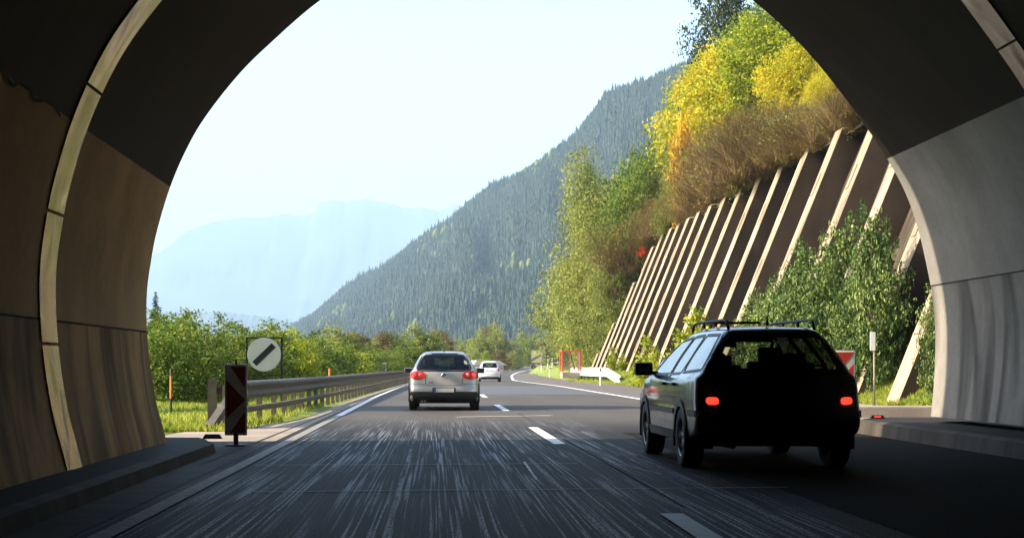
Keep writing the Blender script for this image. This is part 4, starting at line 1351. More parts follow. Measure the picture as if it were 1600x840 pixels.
    def wheels(s, ya, yb, track, r, w, flare='trim', spokes=5):
        for y in (ya, yb):
            arch = [(y + (r + 0.055) * math.cos(a), r + (r + 0.055) * math.sin(a)) for a in np.linspace(0, 2 * math.pi, 40, endpoint=False)]
            for ax in ('left', 'right'):
                s.cut(arch, ax, 0)
            for f in [f for f in s.bm.faces if f.calc_center_median().z < 0.25 + r * .3 and abs(f.calc_center_median().y - y) < r + .05]:
                if f.is_valid and abs(f.normal.z) > .5: s.bm.faces.remove(f)
            for sg, ax in ((-1, 'left'), (1, 'right')):
                half = [(y + (r + 0.05) * math.cos(a), r + (r + 0.05) * math.sin(a)) for a in np.linspace(-0.25, math.pi + 0.25, 30)]
                s.line('wheel_arch', half, ax, 0.075 if flare == 'trim' else 0.045, flare, 0.012)
                mb = MB()
                # dark wheel house
                hs = [(y + (r + 0.06) * math.cos(a), r + (r + 0.06) * math.sin(a)) for a in np.linspace(-0.3, math.pi + 0.3, 20)]
                x0, x1 = sg * (track / 2 - w - 0.08), sg * (track / 2 + 0.015)
                V = [(x1, a, b) for a, b in hs] + [(x0, a, b) for a, b in hs]
                mb.add(V, [(i, i + 1, i + 21, i + 20) for i in range(19)] + [tuple(range(20, 40))])
                mb.build('wheel_house', 'interior', s.root)
                hub = bpy.data.objects.new('wheel', None)
                mb = MB(); c = (sg * (track / 2 - w / 2), y, r)
                h = w / 2
                mb.lathe([(r * .64, -h), (r * .80, -h * 1.06), (r * .95, -h), (r, -h * .78), (r * 1.004, 0), (r, h * .78), (r * .95, h), (r * .80, h * 1.06), (r * .64, h)], c)
                ty = mb.build('wheel', 'rubber', s.root, smooth=True, sharp=50)
                mb = MB()
                mb.lathe([(r * .66, h * .98 * sg), (r * .62, h * .9 * sg), (r * .60, h * .3 * sg), (r * .58, -h * .9 * sg)], c)
                mb.lathe([(0.001, h * .62 * sg), (r * .14, h * .62 * sg), (r * .16, h * .4 * sg)], c)
                mb.lathe([(r * .60, h * .2 * sg), (0.001, h * .2 * sg)], c, mi=1)
                for k in range(spokes):
                    a = 2 * math.pi * k / spokes + .3
                    rot = Matrix.Rotation(a, 3, 'X')
                    mb.box((c[0] + sg * h * .5, c[1] + math.cos(a) * r * .36, c[2] + math.sin(a) * r * .36), (0.04, r * .52, r * .17), rot, bev=0.008)
                mb.build('rim', ['rim', 'interior'], ty, smooth=True, sharp=40)
    def inner(s, yf, yr, w, zb, seats=((0.38, 1), (-0.38, 1)), rear=True):
        mb = MB()
        mb.box((0, (yf + yr) / 2, 0.33), (w * 1.7, yf - yr, 0.06)); mb.box((0, yf - 0.1, zb - 0.12), (w * 1.66, 0.4, 0.25), bev=0.06)
        mb.build('dashboard', 'interior', s.root)
        for (x, _) in seats:
            for y, nm in ((0.15, 'front_seat'),) + (((-0.75, 'rear_seat'),) if rear else ()):
                mb = MB()
                rot = Matrix.Rotation(R(14), 3, 'X')
                mb.box((x, y + .2, 0.55), (0.5, 0.5, 0.2), bev=0.05); mb.box((x, y - 0.12, 0.86 if nm == 'front_seat' else 0.82), (0.5, 0.14, 0.6), rot, bev=0.05)
                hz_ = 1.24 if nm == 'front_seat' else 1.14
                mb.box((x, y - 0.22, hz_), (0.26, 0.10, 0.17), rot, bev=0.04)
                for k in (-.06, .06): mb.tube([(x + k, y - .2, hz_ - .16), (x + k, y - .21, hz_)], .008, 5)
                mb.build(nm, 'interior', s.root, smooth=True, sharp=40)
        mb = MB(); mb.box((0, yf - 0.55, zb + 0.37), (0.24, 0.03, 0.07), bev=.012); mb.build('rear_view_mirror', 'interior', s.root)
        mb = MB()
        ring = [(0.38 * -1 + 0.19 * math.cos(a), yf - .42 + 0.05 * math.sin(a), zb - .02 + 0.17 * math.sin(a)) for a in np.linspace(0, 6.283, 18)]
        mb.tube(ring, .013, 6, cap=False); mb.build('steering_wheel', 'interior', s.root)
    def mirrors(s, y, z, x, m, size=(0.2, 0.10, 0.15), sides=(-1, 1)):
        for sg in sides:
            mb = MB(); mb.box((sg * (x + size[0] * .45), y, z), size, bev=0.035); mb.box((sg * (x - .03), y + .02, z - .05), (.12, .06, .04))
            o = mb.build('wing_mirror', m, s.root, smooth=True, sharp=60)
            mb = MB(); mb.box((sg * (x + size[0] * .45), y - size[1] * .5 - .001, z), (size[0] * .78, .006, size[2] * .72), bev=.002)
            mb.build('mirror_glass', 'chrome', o)
    def plate(s, x, z, w=0.52, h=0.11, tilt=0.0, text=True):
        c = s.proj(x, z, 'rear', 0.012)
        mb = MB(); mb.box((x, c.y, z), (w, 0.012, h), bev=.003)
        p = mb.build('licence_plate', 'plate', s.root)
        mb = MB(); mb.box((x - w / 2 + .025, c.y - .008, z), (.045, .004, h * .9)); mb.build('country_strip', 'plate_blue', p)
        return p

def Wfun(w0, belt, zr, wroof, yr, yf, barrel=.02):
    def W(y, z):
        w = w0
        w *= 1 - 0.055 * sm(yf - 1.1, yf, y) ** 1.0 - 0.035 * sm(yr + .9, yr, y)
        if z <= belt:
            w *= 1 - barrel * ((z - .58) / .4) ** 2
        else:
            wb = w * (1 - barrel * ((belt - .58) / .4) ** 2)
            t = (z - belt) / (zr - belt)
            w = wb - (.035 * sm(0, .12, t)) - (w0 - .035 - wroof) * t ** 1.15
        return w
    return W

# --- silver hatchback ahead in the left lane
def silver_car():
    sil = [(-1.75, .20), (-1.98, .27), (-2.09, .36), (-2.10, .50), (-2.07, .60), (-2.05, .72), (-2.03, .84), (-2.00, 1.00), (-1.86, 1.16), (-1.62, 1.38), (-1.50, 1.455), (-1.3, 1.475), (-.8, 1.495), (-.1, 1.49), (.35, 1.42), (1.2, .98), (1.9, .82), (2.08, .68), (2.10, .45), (2.0, .28), (1.8, .2)]
    c = Car('hatchback', 'silver hatchback driving ahead in the left lane', 'car',
            dict(sil=sil, W=Wfun(.88, .93, 1.49, .56, -2.1, 2.1), R=lambda y, z: .10 if z > 1.2 else .07, core=(-1.35, 1.35, .62), w0=.88, rb=.16, fb=.22))
    rw_ = [(-.64, 1.00), (.64, 1.00), (.66, 1.06), (.53, 1.36), (.46, 1.40), (-.46, 1.40), (-.53, 1.36), (-.66, 1.06)]
    c.window('rear_window', rw_, 'rear', 'glass_rear', .035)
    c.window('windscreen', [(-.68, 1.03), (.68, 1.03), (.56, 1.36), (-.56, 1.36)], 'front', 'glass', .02)
    for ax in ('left', 'right'):
        c.window('side_window', [(-.30, .97), (.80, .97), (.30, 1.33), (-.30, 1.37)], ax)
        c.window('side_window', [(-1.1, .99), (-.38, .97), (-.38, 1.37), (-1.1, 1.35)], ax)
    c.wheels(-1.30, 1.28, 1.76, .315, .20, 'silver')
    for sg in (-1, 1):
        L = [(sg * .44, .86), (sg * .50, .80), (sg * .66, .765), (sg * .80, .775), (sg * .80, .93), (sg * .74, .985), (sg * .60, .985), (sg * .47, .93)]
        lamp = c.patch('tail_lamp', L, 'rear', .018, 'lamp_red', .05)
        c.patch('side_lamp_lens', [(-1.96, .79), (-1.66, .84), (-1.62, .95), (-1.92, .965)], 'left' if sg < 0 else 'right', .012, 'lamp_red', .03, lamp)
        for cx in (.58, .72):
            cc = c.proj(sg * cx, .88, 'rear', .024); mb = MB(); mb.lathe([(.001, 0), (.05, .0), (.058, .012)], cc, 'y', 20); mb.build('lamp_ring', 'lamp_clear' if cx < .6 else 'lamp_red_lit', lamp, smooth=True)
    # lower bumper, hatch seams, recess
    bumper = [(-.86, .215), (.86, .215), (.83, .47), (.60, .475), (-.60, .475), (-.83, .47)]
    c.patch('rear_bumper', bumper, 'rear', .012, 'trim', .05, sub=1, grid=.06)
    c.line('hatch_seam', [(-.46, .82), (-.455, .66), (-.40, .625), (.40, .625), (.455, .66), (.46, .82)], 'rear', .012, 'groove')
    c.line('hatch_seam', [(-.64, 1.0), (-.60, .985)], 'rear', .012, 'groove')
    c.line('bumper_seam', [(-.85, .66), (-.60, .668), (-.47, .64)], 'rear', .008, 'groove'); c.line('bumper_seam', [(.85, .66), (.60, .668), (.47, .64)], 'rear', .008, 'groove')
    c.patch('plate_recess', [(-.29, .44), (.29, .44), (.29, .58), (-.29, .58)], 'rear', .004, 'groove', .01, sub=1)
    p = c.plate(0, .51, .50, .10)
    cc = c.proj(0, .87, 'rear', .012)
    mb = MB(); mb.lathe([(.045, 0), (.056, -.008), (.066, 0)], cc, 'y', 24)
    for a, b in (((-.034, .04), (0, .004)), ((.034, .04), (0, .004)), ((-.046, .012), (-.022, -.042)), ((-.022, -.042), (0, .0)), ((.046, .012), (.022, -.042)), ((.022, -.042), (0, 0))):
        mb.tube([(cc.x + a[0], cc.y - .006, cc.z + a[1]), (cc.x + b[0], cc.y - .006, cc.z + b[1])], .0055, 5)
    bd = mb.build('badge', 'chrome', c.root)
    mb = MB(); mb.lathe([(.001, 0), (.05, .001)], cc, 'y', 20); mb.build('badge_field', 'trim', bd)
    mb = MB()
    for k in range(4): q = c.proj(-.37 + k * .03, .70, 'rear', .006); mb.box(q, (.018, .006, .022))
    mb.build('model_lettering', 'chrome', c.root)
    mb = MB(); q = c.proj(.0, 1.02, 'rear', .02); mb.tube([q, c.proj(-.25, 1.03, 'rear', .02), c.proj(-.42, 1.035, 'rear', .015)], .009, 6); mb.build('wiper', 'trim', c.root)
    mb = MB(); mb.tube([(0, -1.2, 1.47), (0, -1.30, 1.52), (0, -1.42, 1.585)], [.022, .010, .004], 8); mb.build('antenna', 'trim', c.root)
    mb = MB(); mb.tube([(-.55, -2.0, .245), (-.55, -2.13, .24)], .028, 10); mb.tube([(-.47, -2.0, .245), (-.47, -2.13, .24)], .028, 10); mb.build('exhaust', 'steel', c.root)
    mb = MB(); mb.box((0, 0, .21), (1.3, 3.7, .06), bev=.02); mb.build('underbody', 'interior', c.root)
    for sg, ax in ((-1, 'left'), (1, 'right')):
        c.line('door_seam', [(-.33, .95), (-.33, .35), (-1.0, .33)], ax, .008, 'groove')
        mb = MB(); q = c.proj(-.15, .82, ax, .02); mb.box(q, (.03, .18, .03), bev=.01); mb.build('door_handle', 'silver', c.root)
    c.mirrors(.68, .99, .86, 'silver', (.22, .12, .15))
    c.inner(1.1, -1.4, .8, .95)
    for cx in (-.45, 0, .45):
        mb = MB(); mb.box((cx, -1.28, 1.03), (.24, .09, .16), bev=.04); mb.build('headrest', 'interior', c.root, smooth=True)
    c.finish('silver')
    c.root.location = (.24, 40.2, 0); c.root.scale = (1.0, 1.0, 1.0)
    c.root.rotation_euler = (0, 0, R(-.6))
silver_car()

# --- black estate in the right lane
def estate():
    sil = [(-1.95, .33), (-2.28, .38), (-2.38, .46), (-2.40, .60), (-2.33, .70), (-2.30, .96), (-2.24, 1.05), (-2.00, 1.38), (-1.90, 1.49), (-1.7, 1.535), (-1.0, 1.555), (-.1, 1.55), (.38, 1.46), (1.2, 1.03), (2.0, .90), (2.24, .76), (2.27, .5), (2.2, .33), (1.8, .26), (-1.7, .28)]
    c = Car('estate_car', 'near black estate car with roof rails and glowing red tail lamps in the right lane', 'car',
            dict(sil=sil, W=Wfun(.905, .97, 1.55, .50, -2.4, 2.27, .025), R=lambda y, z: .08 if z > 1.2 else .06, core=(-1.6, 1.4, .66), w0=.905, rb=.22, fb=.22, crown=.02))
    c.window('rear_window', [(-.66, 1.055), (.66, 1.055), (.50, 1.44), (-.50, 1.44)], 'rear', 'glass_rear', .03)
    c.window('windscreen', [(-.72, 1.06), (.72, 1.06), (.56, 1.43), (-.56, 1.43)], 'front', 'glass', .02)
    for ax in ('left', 'right'):
        c.window('side_window', [(-.32, 1.01), (.86, 1.0), (.84, 1.06), (.36, 1.40), (-.32, 1.44)], ax, 'glass_dark', .014)
        c.window('side_window', [(-1.02, 1.02), (-.40, 1.01), (-.40, 1.44), (-.98, 1.45), (-1.08, 1.2)], ax, 'glass_dark', .014)
        c.window('side_window', [(-2.02, 1.06), (-1.14, 1.03), (-1.08, 1.45), (-1.80, 1.44), (-1.98, 1.22)], ax, 'glass_dark', .014)
    c.wheels(-1.40, 1.22, 1.80, .325, .21, 'trim', 6)
    for sg in (-1, 1):
        ax = 'left' if sg < 0 else 'right'
        L = [(sg * .60, .68), (sg * .78, .68), (sg * .80, .80), (sg * .61, .81)]
        lamp = c.patch('tail_lamp', [(sg * .64, .70), (sg * .76, .70), (sg * .76, .775), (sg * .64, .775)], 'rear', .02, 'lamp_red_lit', .05, sub=1, grid=.03)
        q = c.proj(sg * .71, .74, 'rear', .026); mb = MB(); mb.box(q, (.05, .008, .05), bev=.003); mb.build('bulb_glow', 'lamp_red_lit', lamp)
        c.line('door_seam', [(-.36, 1.0), (-.36, .36)], ax, .009, 'groove'); c.line('door_seam', [(-1.08, 1.02), (-1.02, .75), (-.98, .45)], ax, .009, 'groove')
        c.line('door_seam', [(.80, .98), (.80, .38)], ax, .009, 'groove')
        c.line('side_moulding', [(-2.2, .60), (-1.82, .60)], ax, .07, 'trim', .014); c.line('side_moulding', [(-.97, .60), (.78, .60)], ax, .06, 'trim', .014)
        c.line('sill_moulding', [(-.99, .34), (.80, .34)], ax, .09, 'steel', .014)
        for y in (-.25, -.93):
            mb = MB(); q = c.proj(y, .90, ax, .022); mb.box(q, (.035, .20, .035), bev=.012); mb.build('door_handle', 'trim', c.root)
        mb = MB(); x = sg * .46
        mb.tube([(x, -1.86, 1.50), (x, -1.76, 1.585), (x, -1.6, 1.60), (x, .0, 1.61), (x, .18, 1.595), (x, .28, 1.52)], .017, 8)
        for y in (-1.15, -.45): mb.tube([(x, y, 1.54), (x, y, 1.60)], .016, 7)
        mb.build('roof_rail', 'steel_dark' if sg > 0 else 'steel', c.root, smooth=True)
    c.patch('rear_bumper', [(-.76, .36), (.76, .36), (.76, .58), (-.76, .58)], 'rear', .03, 'trim', .08, sub=1, grid=.06)
    c.line('hatch_seam', [(-.60, 1.02), (-.60, .66), (-.55, .62), (.55, .62), (.60, .66), (.60, 1.02)], 'rear', .012, 'groove')
    mb = MB(); mb.tube([(-.0, -1.65, 1.545), (0, -1.66, 1.60)], [.02, .012], 8); mb.tube([(0, -1.66, 1.60), (0.01, -1.72, 1.78)], .006, 6); mb.build('antenna', 'trim', c.root)
    mb = MB()
    mb.tube([(-.28, .05, 1.55), (-.28, .05, 1.62), (.30, .05, 1.62), (.30, .05, 1.55)], .016, 6); mb.build('roof_bar', 'steel_dark', c.root)
    mb = MB(); mb.box((0, 0, .29), (1.35, 3.9, .08), bev=.02); mb.tube([(-.5, -1.7, .26), (-.5, -2.3, .27)], .03, 8); mb.build('underbody', 'interior', c.root)
    mb = MB(); q = c.proj(0, 1.07, 'rear', .02); mb.tube([q, c.proj(.2, 1.09, 'rear', .02), c.proj(.45, 1.10, 'rear', .015)], .009, 6); mb.build('wiper', 'trim', c.root)
    q = c.proj(-.42, .74, 'rear', .01); mb = MB(); mb.lathe([(.001, 0), (.012, 0), (.014, .01)], q, 'y', 12); mb.build('lock', 'chrome', c.root)
    c.mirrors(.70, 1.07, .90, 'trim', (.22, .13, .16))
    c.inner(1.1, -1.5, .82, 1.0)
    for cx in (-.45, .45):
        mb = MB(); mb.box((cx, -.98, 1.16), (.26, .09, .18), bev=.04); mb.build('headrest', 'interior', c.root, smooth=True)
    c.finish('black_paint')
    c.root.location = (3.58, 18.3, 0)
    c.root.rotation_euler = (0, 0, R(.6))
estate()

# --- small white car further on
def white_car():
    sil = [(-1.45, .2), (-1.68, .28), (-1.76, .42), (-1.74, .62), (-1.68, .85), (-1.60, 1.02), (-1.42, 1.30), (-1.25, 1.42), (-1.0, 1.47), (-.5, 1.49), (.1, 1.47), (.5, 1.38), (1.05, .98), (1.55, .82), (1.74, .64), (1.77, .42), (1.65, .26), (1.4, .2)]
    c = Car('small_car', 'small white rounded car ahead beyond the silver hatchback', 'car',
            dict(sil=sil, W=Wfun(.81, .92, 1.49, .52, -1.76, 1.77), R=lambda y, z: .14 if z > 1.2 else .12, core=(-1.0, 1.0, .62), w0=.81, rb=.22, fb=.25), step=.05)
    c.window('rear_window', [(-.52, 1.03), (.52, 1.03), (.46, 1.34), (-.46, 1.34)], 'rear', 'glass_rear', .03)
    c.window('windscreen', [(-.6, 1.03), (.6, 1.03), (.5, 1.33), (-.5, 1.33)], 'front', 'glass', .02)
    for ax in ('left', 'right'):
        c.window('side_window', [(-.45, .97), (.7, .97), (.3, 1.30), (-.45, 1.34)], ax)
        c.window('side_window', [(-1.2, 1.03), (-.55, .98), (-.55, 1.34), (-1.05, 1.30)], ax)
    c.wheels(-1.12, 1.15, 1.62, .29, .18, 'white_paint')
    for sg in (-1, 1):
        c.patch('tail_lamp', [(sg * .58, .76), (sg * .70, .76), (sg * .70, .96), (sg * .58, .96)], 'rear', .02, 'lamp_red', .05, sub=1)
    c.patch('rear_bumper', [(-.7, .22), (.7, .22), (.7, .34), (-.7, .34)], 'rear', .012, 'trim', .05, sub=1, grid=.08)
    c.line('bumper_seam', [(-.72, .56), (.72, .56)], 'rear', .02, 'groove')
    c.plate(0, .76, .5, .11)
    mb = MB(); mb.tube([(0, -.9, 1.48), (0, -1.05, 1.56)], [.02, .006], 6); mb.build('antenna', 'trim', c.root)
    mb = MB(); mb.box((0, 0, .21), (1.2, 3.1, .06)); mb.build('underbody', 'interior', c.root)
    c.mirrors(.55, .98, .80, 'white_paint', (.2, .1, .14))
    c.inner(.95, -1.1, .72, .93, rear=False)
    c.finish('white_paint')
    c.root.location = (3.95, 112, 0)
    c.root.rotation_euler = (0, 0, R(-1.5))
    return c.root
white_car()

# --- car half hidden by the grass bank in the bend
def far_car():
    sil = [(-1.9, .25), (-2.05, .4), (-2.05, .7), (-1.9, .95), (-1.5, 1.35), (-1.2, 1.45), (-.3, 1.48), (.4, 1.38), (1.1, .95), (1.9, .8), (2.05, .6), (2.05, .35), (1.8, .25)]
    c = Car('parked_car', 'pale car with dark windows half hidden by the grass bank in the bend', 'car',
            dict(sil=sil, W=Wfun(.86, .92, 1.48, .56, -2.05, 2.05), R=lambda y, z: .12, core=(-1.2, 1.2, .62), w0=.86, rb=.15, fb=.2), step=.08)
    c.window('rear_window', [(-.6, 1.0), (.6, 1.0), (.5, 1.36), (-.5, 1.36)], 'rear', 'glass', .03)
    c.window('windscreen', [(-.62, 1.02), (.62, 1.02), (.5, 1.34), (-.5, 1.34)], 'front', 'glass', .02)
    for ax in ('left', 'right'): c.window('side_window', [(-1.2, .98), (.7, .96), (.3, 1.32), (-1.1, 1.34)], ax)
    c.wheels(-1.3, 1.3, 1.7, .31, .2, 'white_paint')
    for sg in (-1, 1): c.patch('tail_lamp', [(sg * .6, .75), (sg * .78, .75), (sg * .78, .92), (sg * .6, .92)], 'rear', .02, 'lamp_red', .05, sub=1)
    c.mirrors(.7, .98, .84, 'white_paint'); c.inner(1.0, -1.3, .76, .94, rear=False)
    c.finish('white_paint')
    d = 215; c.root.location = ((873 - 680) * d / F, d, prof(d)); c.root.rotation_euler = (0, 0, R(-8))
far_car()

# --- lorry in the bend
d = 335
lor = thing('lorry', 'tall lorry trailer with yellow green rear doors driving round the bend', 'lorry', ((838 - 680) * d / F, d, prof(d)), R(-7))
mb = MB(); mb.box((0, 6.7, 2.65), (2.6, 13.4, 2.9), bev=.03); mb.build('trailer_box', 'canvas_side', lor)
mb = MB(); mb.box((0, -.03, 2.65), (2.46, .06, 2.76)); dr = mb.build('rear_door', 'canvas', lor)
mb = MB()
for s_ in (-1, 1): mb.box((s_ * 1.28, -.05, 2.65), (.1, .14, 2.96))
mb.box((0, -.05, 4.12), (2.66, .14, .1)); mb.box((0, -.05, 1.2), (2.66, .14, .12)); mb.build('door_frame', 'steel_dark', lor)
mb = MB(); 
for x0, z0, x1, z1 in ((-1.1, 1.75, 1.05, 3.0),):
    rot = Matrix.Rotation(-math.atan2(z1 - z0, x1 - x0), 3, 'Y'); mb.box(((x0 + x1) / 2, -.075, (z0 + z1) / 2), (math.hypot(x1 - x0, z1 - z0), .02, .42), rot)
mb.build('dark_stripe', 'steel_dark', dr)
mb = MB(); mb.box((0, -.02, .85), (2.4, .16, .28)); mb.box((0, -.04, .45), (2.3, .1, .12)); mb.box((0, 6.5, 1.0), (1.2, 12.8, .25)); mb.build('chassis', 'steel_dark', lor)
for s_ in (-1, 1):
    mb = MB(); mb.box((s_ * .98, -.12, .85), (.38, .05, .16), bev=.01); mb.build('tail_lamp', 'lamp_red', lor)
mb = MB(); mb.box((0, -.12, .85), (.52, .02, .12)); mb.build('licence_plate', 'plate', lor)
for y in (1.6, 2.9, 4.2, 12.6, 15.6):
    for s_ in (-1, 1):
        mb = MB(); mb.lathe([(.001, -.15), (.5, -.15), (.52, -.1), (.52, .1), (.5, .15), (.001, .15)], (s_ * 1.05, y, .52), n=20); mb.build('wheel', 'rubber', lor)
mb = MB(); mb.box((0, 15.0, 2.0), (2.4, 2.2, 2.9), bev=.15); mb.build('cab', 'white_paint', lor)

# ------------------------------------------------------------------ guardrails
def wbeam(prof2, path, name, m, parent, thick=0.004):
    """sweep an (offset towards the road, height) profile along a path of (x,y,z)"""
    V = []; Fc = []; k = len(prof2)
    for i, p in enumerate(path):
        a = Vector(path[max(0, i - 1)]); b = Vector(path[min(len(path) - 1, i + 1)]); t = (b - a); t.z = 0; t.normalize(); nrm = Vector((t.y, -t.x, 0))
        for o_, z in prof2: V.append(Vector(p) + nrm * o_ + Vector((0, 0, z)))
    for i in range(len(path) - 1):
        for j in range(k - 1): a = i * k + j; Fc.append((a, a + 1, a + k + 1, a + k))
    return new_obj(name, V, Fc, m, parent, smooth=True, sharp=60)
WB = [(-.02, -.17), (0.0, -.165), (.035, -.155), (.085, -.115), (.085, -.07), (.03, -.03), (.02, 0), (.03, .03), (.085, .07), (.085, .115), (.035, .155), (0, .165), (-.02, .17)]
gr = thing('guardrail', 'long weathered steel guardrail with two beams along the left verge', 'guardrail', (0, 0, 0))
rys = list(np.arange(27.5, 120, 1.7)) + list(np.arange(120, 600, 6.0))
path = [(rail_x(y), y, H(rail_x(y), y) + .66) for y in rys]
pre = [(rail_x(26.4) - .12, 25.3, .14), (rail_x(26.4) - .05, 25.9, .30), (rail_x(26.4), 26.6, .50)]
wbeam(WB, [(p[0], p[1], p[2]) for p in path], 'top_beam', 'steel', gr)
low = [(0, -.06), (.06, -.05), (.075, 0), (.06, .05), (0, .06)]
wbeam(low, [(p[0], p[1], p[2] - .37) for p in path], 'lower_beam', 'steel', gr)
# ramped end
mb = MB()
e = path[0]
mb.tube([(e[0] + .04, e[1] + .25, .62), (e[0] + .02, e[1] - .02, .56), (e[0] - .10, e[1] - .45, .33), (e[0] - .24, e[1] - 1.0, .03)], [.10, .10, .10, .10], 4)
mb.build('ramped_end', 'steel', gr)
mb = MB(); mb.box((e[0] - .38, e[1] + .3, .40), (.16, .08, .95)); mb.box((e[0] - .2, e[1] + .35, .66), (.4, .08, .12)); mb.build('end_post', 'steel_dark', gr)
post_me = None
for i, y in enumerate(rys):
    if i >= 95: break
    x = rail_x(y)
    if post_me is None:
        mb = MB(); mb.box((-.10, 0, -.02), (.10, .14, .80)); mb.box((-.03, 0, .22), (.1, .08, .2))
        o = mb.build('post', 'steel', gr); post_me = o
    else:
        o = post_me.copy(); COL.objects.link(o)
    o.location = (x, y, H(x, y) + .38)
# pale short guardrail on the right
g2 = thing('guardrail', 'short pale guardrail with a dipping end on the grass bank beside the layby', 'guardrail', (0, 0, 0))
p2 = []
for k in range(14):
    t = k / 13; y = 93 + (124 - 93) * t; x = 10.95 - .15 * t + .8*sm(.7,1,t)*0
    x = max((935 - 680) * 91 / F, layby(y) + .35) + .15
    dip = .42 * (1 - sm(0, .16, t)) + .25 * sm(.9, 1, t)
    p2.append((x, y, H(x, y) + .68 - dip))
WB2 = [(a * 1.3, b * 1.75) for a, b in WB]
wbeam(WB2, p2, 'beam', 'steel_white', g2)
for k in range(1, 14):
    x, y, z = p2[k]
    mb = MB(); mb.box((x + .12, y, z - .35), (.1, .12, .75)); mb.build('post', 'steel_dark', g2)

# ------------------------------------------------------------------ signs, beacons, posts
d = 40; s_ = F / d
sg = thing('road_sign', 'round white road sign with one black diagonal bar in a frame behind the guardrail', 'road sign', ((413 - 680) / s_, d, H((413 - 680) / s_, d)))
zc = CH - (553.5 - 572) / s_ - sg.location.z
mb = MB(); mb.lathe([(.001, -.015), (.425, -.015), (.44, -.008), (.44, .008), (.001, .012)], (-.005, 0, zc), 'y', 48); disc = mb.build('sign_disc', 'sign_white', sg)
mb = MB(); mb.box((-.005, -.019, zc), (.70, .006, .155), Matrix.Rotation(R(-44), 3, 'Y')); mb.build('diagonal_bar', 'sign_black', disc)
zt = CH + (572 - 526.5) / s_ - sg.location.z
mb = MB()
for x in (-.455, .455): mb.box((x, .02, zt / 2 - .1), (.05, .05, zt + .2))
mb.box((0, .02, zt - .02), (.93, .05, .045)); mb.box((0, .045, zc - .55), (.9, .03, .03)); mb.build('frame', 'sign_black', sg)

def beacon(label, loc, w, h, m_red, m_white, chev, z0=.15):
    t = thing('hazard_beacon', label, 'beacon', loc)
    mb = MB(); mb.box((0, 0, z0 + h / 2), (w, .05, h), bev=.022); mb.build('panel', m_white, t, smooth=True, sharp=40)
    # red fields leave pale bands
    f = -.029; a = w / 2 - .025
    def poly(P, nm='red_field'):
        mb = MB(); mb.prism([(x, z0 + z) for x, z in P], f, f + .006); mb.build(nm, m_red, t)
    if chev:
        b = .035
        poly([(-a, h - b), (a, h - b), (a, h * .60), (-a + .03, h - b - .04)] if False else [(-a + .06, h - b), (a, h - b), (a, h * .66)])
        poly([(-a, h * .83), (-a, h * .19 + .02), (a, h * .47 + .02)] if False else [(-a, h * .78), (a, h * .50), (-a, h * .24)])
        poly([(-a + .05, b), (a, b), (a, h * .34)])
        poly([(-a, h * .12), (-a, b), (-a + .015, b)])
    else:
        b = .03
        poly([(-a, h - b), (a, h - b), (a, h - b - .02), (-a, h * .66)]); poly([(-a, h * .52), (a, h * .82), (a, h * .52), (-a, h * .22)]); poly([(-a, h * .08), (a, h * .38), (a, b), (-a, b)])
    mb = MB(); mb.tube([(0, .0, -.0), (0, 0, z0 + .05)], .035, 10); mb.box((0, 0, .012), (.28, .2, .025), bev=.005); mb.tube([(0, 0, z0 + h - .02), (0, 0, z0 + h + .06)], .018, 8); mb.build('stand', 'steel_dark', t)
beacon('shaded hazard beacon with red and pale chevrons at the left tunnel edge', (-2.75, 21.2, 0), .31, .98, 'beacon_red_dull', 'beacon_white_dull', True)
beacon('sunlit red and white striped hazard beacon half behind the black estate car', (7.25, 27.2, 0), .36, 1.28, 'sign_red', 'beacon_white', False, .1)

def marker(label, px, d, h, r, cols, name='marker_post', cat='marker post', group=None, z=None):
    x = (px - 680) * d / F; t = thing(name, label, cat, (x, d, (H(x, d) if z is None else z) - .03), group=group)
    z0 = 0
    for k, (fr, m_) in enumerate(cols):
        mb = MB(); mb.tube([(0, 0, z0), (0, 0, z0 + h * fr)], r, 8); mb.build({'post_orange': 'orange_band', 'sign_black': 'black_band', 'post_white': 'shaft', 'sign_red': 'red_band', 'steel_dark': 'shaft', 'rib': 'shaft'}[m_], m_, t); z0 += h * fr
    return t
marker('thin black pole with orange band on the grass by the left tunnel edge', 267, 36, 1.15, .028, [(.4, 'sign_black'), (.45, 'post_orange'), (.15, 'steel_dark')])
marker('small red topped pole behind the left guardrail right of the round sign', 515, 75, 1.05, .05, [(.6, 'steel_dark'), (.4, 'post_orange')])
gd = 'delineator posts at the tip of the grass bank'
for px, d, h, lb in ((846, 190, 1.0, 'white delineator post at the very tip of the grass bank in the bend'), (859, 150, 1.05, 'white delineator post on the grass bank just left of the orange red frame'), (856, 175, 1.0, 'slim delineator post between the two taller ones on the bank tip'), (863, 170, 1.0, 'slim delineator post in front of the half hidden car')):
    marker(lb, px, d, h, .06, [(.8, 'post_white'), (.1, 'sign_black'), (.1, 'post_white')], 'delineator_post', 'delineator')
marker('white delineator post with black cap at the dipping end of the pale guardrail', 938, 88, 1.0, .055, [(.85, 'post_white'), (.15, 'sign_black')], 'delineator_post', 'delineator')
# small sign on a post in front of the ribs
x, y, z = at(1366, 41.5); z = H(x, y)
t = thing('sign_post', 'thin post with a small pale number plate in front of the nearest ribs', 'sign post', (x, y, z))
hp = CH - (519 - 572) * 41.5 / F - z
mb = MB(); mb.tube([(0, 0, -.05), (0, 0, hp)], .028, 8); mb.build('post', 'rib', t)
mb = MB(); mb.box((-.05, -.03, hp - .24), (.14, .02, .5), bev=.004); mb.build('plate', 'post_white', t)

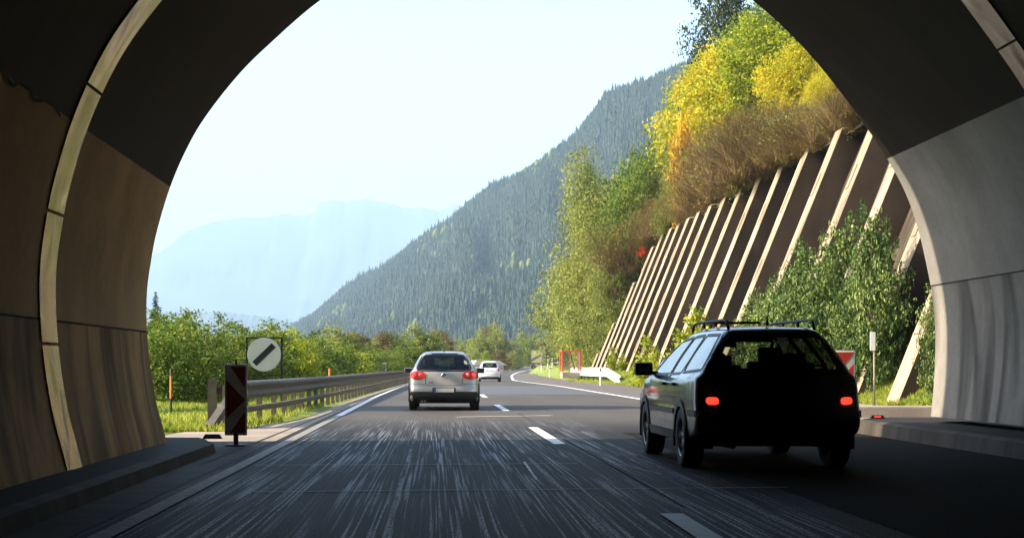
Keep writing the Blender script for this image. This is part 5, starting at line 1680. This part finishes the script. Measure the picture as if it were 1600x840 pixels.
# orange red frame with clear sheets
d = 112; x = (891 - 680) * d / F
t = thing('framed_enclosure', 'orange red metal frame with scratched clear sheets standing behind the pale guardrail', 'enclosure', (x, d, CH - (574 - 572) * d / F - .25), R(6))
w_, h_ = 1.35, 1.45; mb = MB()
for sx in (-1, 1):
    for sy in (-1, 1): mb.box((sx * w_ / 2, sy * .45, h_ / 2), (.13 if sy < 0 else .09, .09, h_))
for sy in (-1, 1): mb.box((0, sy * .45, h_), (w_ + .12, .09, .12))
for sx in (-1, 1): mb.box((sx * w_ / 2, 0, h_), (.09, .9, .09))
mb.box((-w_ / 2 + .55, -.45, h_ / 2), (.05, .05, h_)); mb.build('frame', 'cage_red', t)
mb = MB(); mb.box((-w_ / 2 + .28, -.45, h_ / 2), (.46, .02, h_ - .1)); mb.build('clear_sheet', 'mesh_panel', t)
mb = MB(); mb.box((w_ / 2, 0, h_ / 2), (.02, .8, h_ - .1)); mb.build('clear_sheet', 'mesh_panel', t)
mb = MB(); mb.tube([(0, .1, h_ - .05), (.35, .1, .1)], .05, 6); mb.build('brace', 'steel_dark', t)
mb = MB(); mb.box((0, 0, -.3), (1.3, .9, .4)); mb.build('plinth', 'apron', t)
# low pale building beyond the white car
d = 230; t = thing('farm_building', 'low building with a pale gabled roof seen beyond the small white car', 'building', ((762 - 680) * d / F, d, prof(d) - .2), R(14))
mb = MB(); mb.box((0, 3, .6), (4.6, 7, 1.4)); mb.build('wall', 'wall_pale', t)
mb = MB(); mb.prism([(-2.5, 1.2), (2.9, 1.2), (1.6, 1.95), (-1.9, 1.95)], -.7, 6.7); mb.build('roof', 'roof_pale', t)
# grey box beyond the hedge
d = 110; t = thing('equipment_cabinet', 'grey white cabinet standing behind the far part of the left guardrail', 'cabinet', ((597 - 680) * d / F, d, 0))
mb = MB(); mb.box((0, 0, .72), (.6, .4, 1.3), bev=.02); mb.build('cabinet_body', 'wall_pale', t); mb = MB(); mb.box((0, 0, 1.40), (.68, .48, .07)); mb.build('cabinet_roof', 'steel_dark', t)
mb = MB(); mb.box((0, -.205, .75), (.5, .012, 1.1)); mb.build('door', 'steel', t)
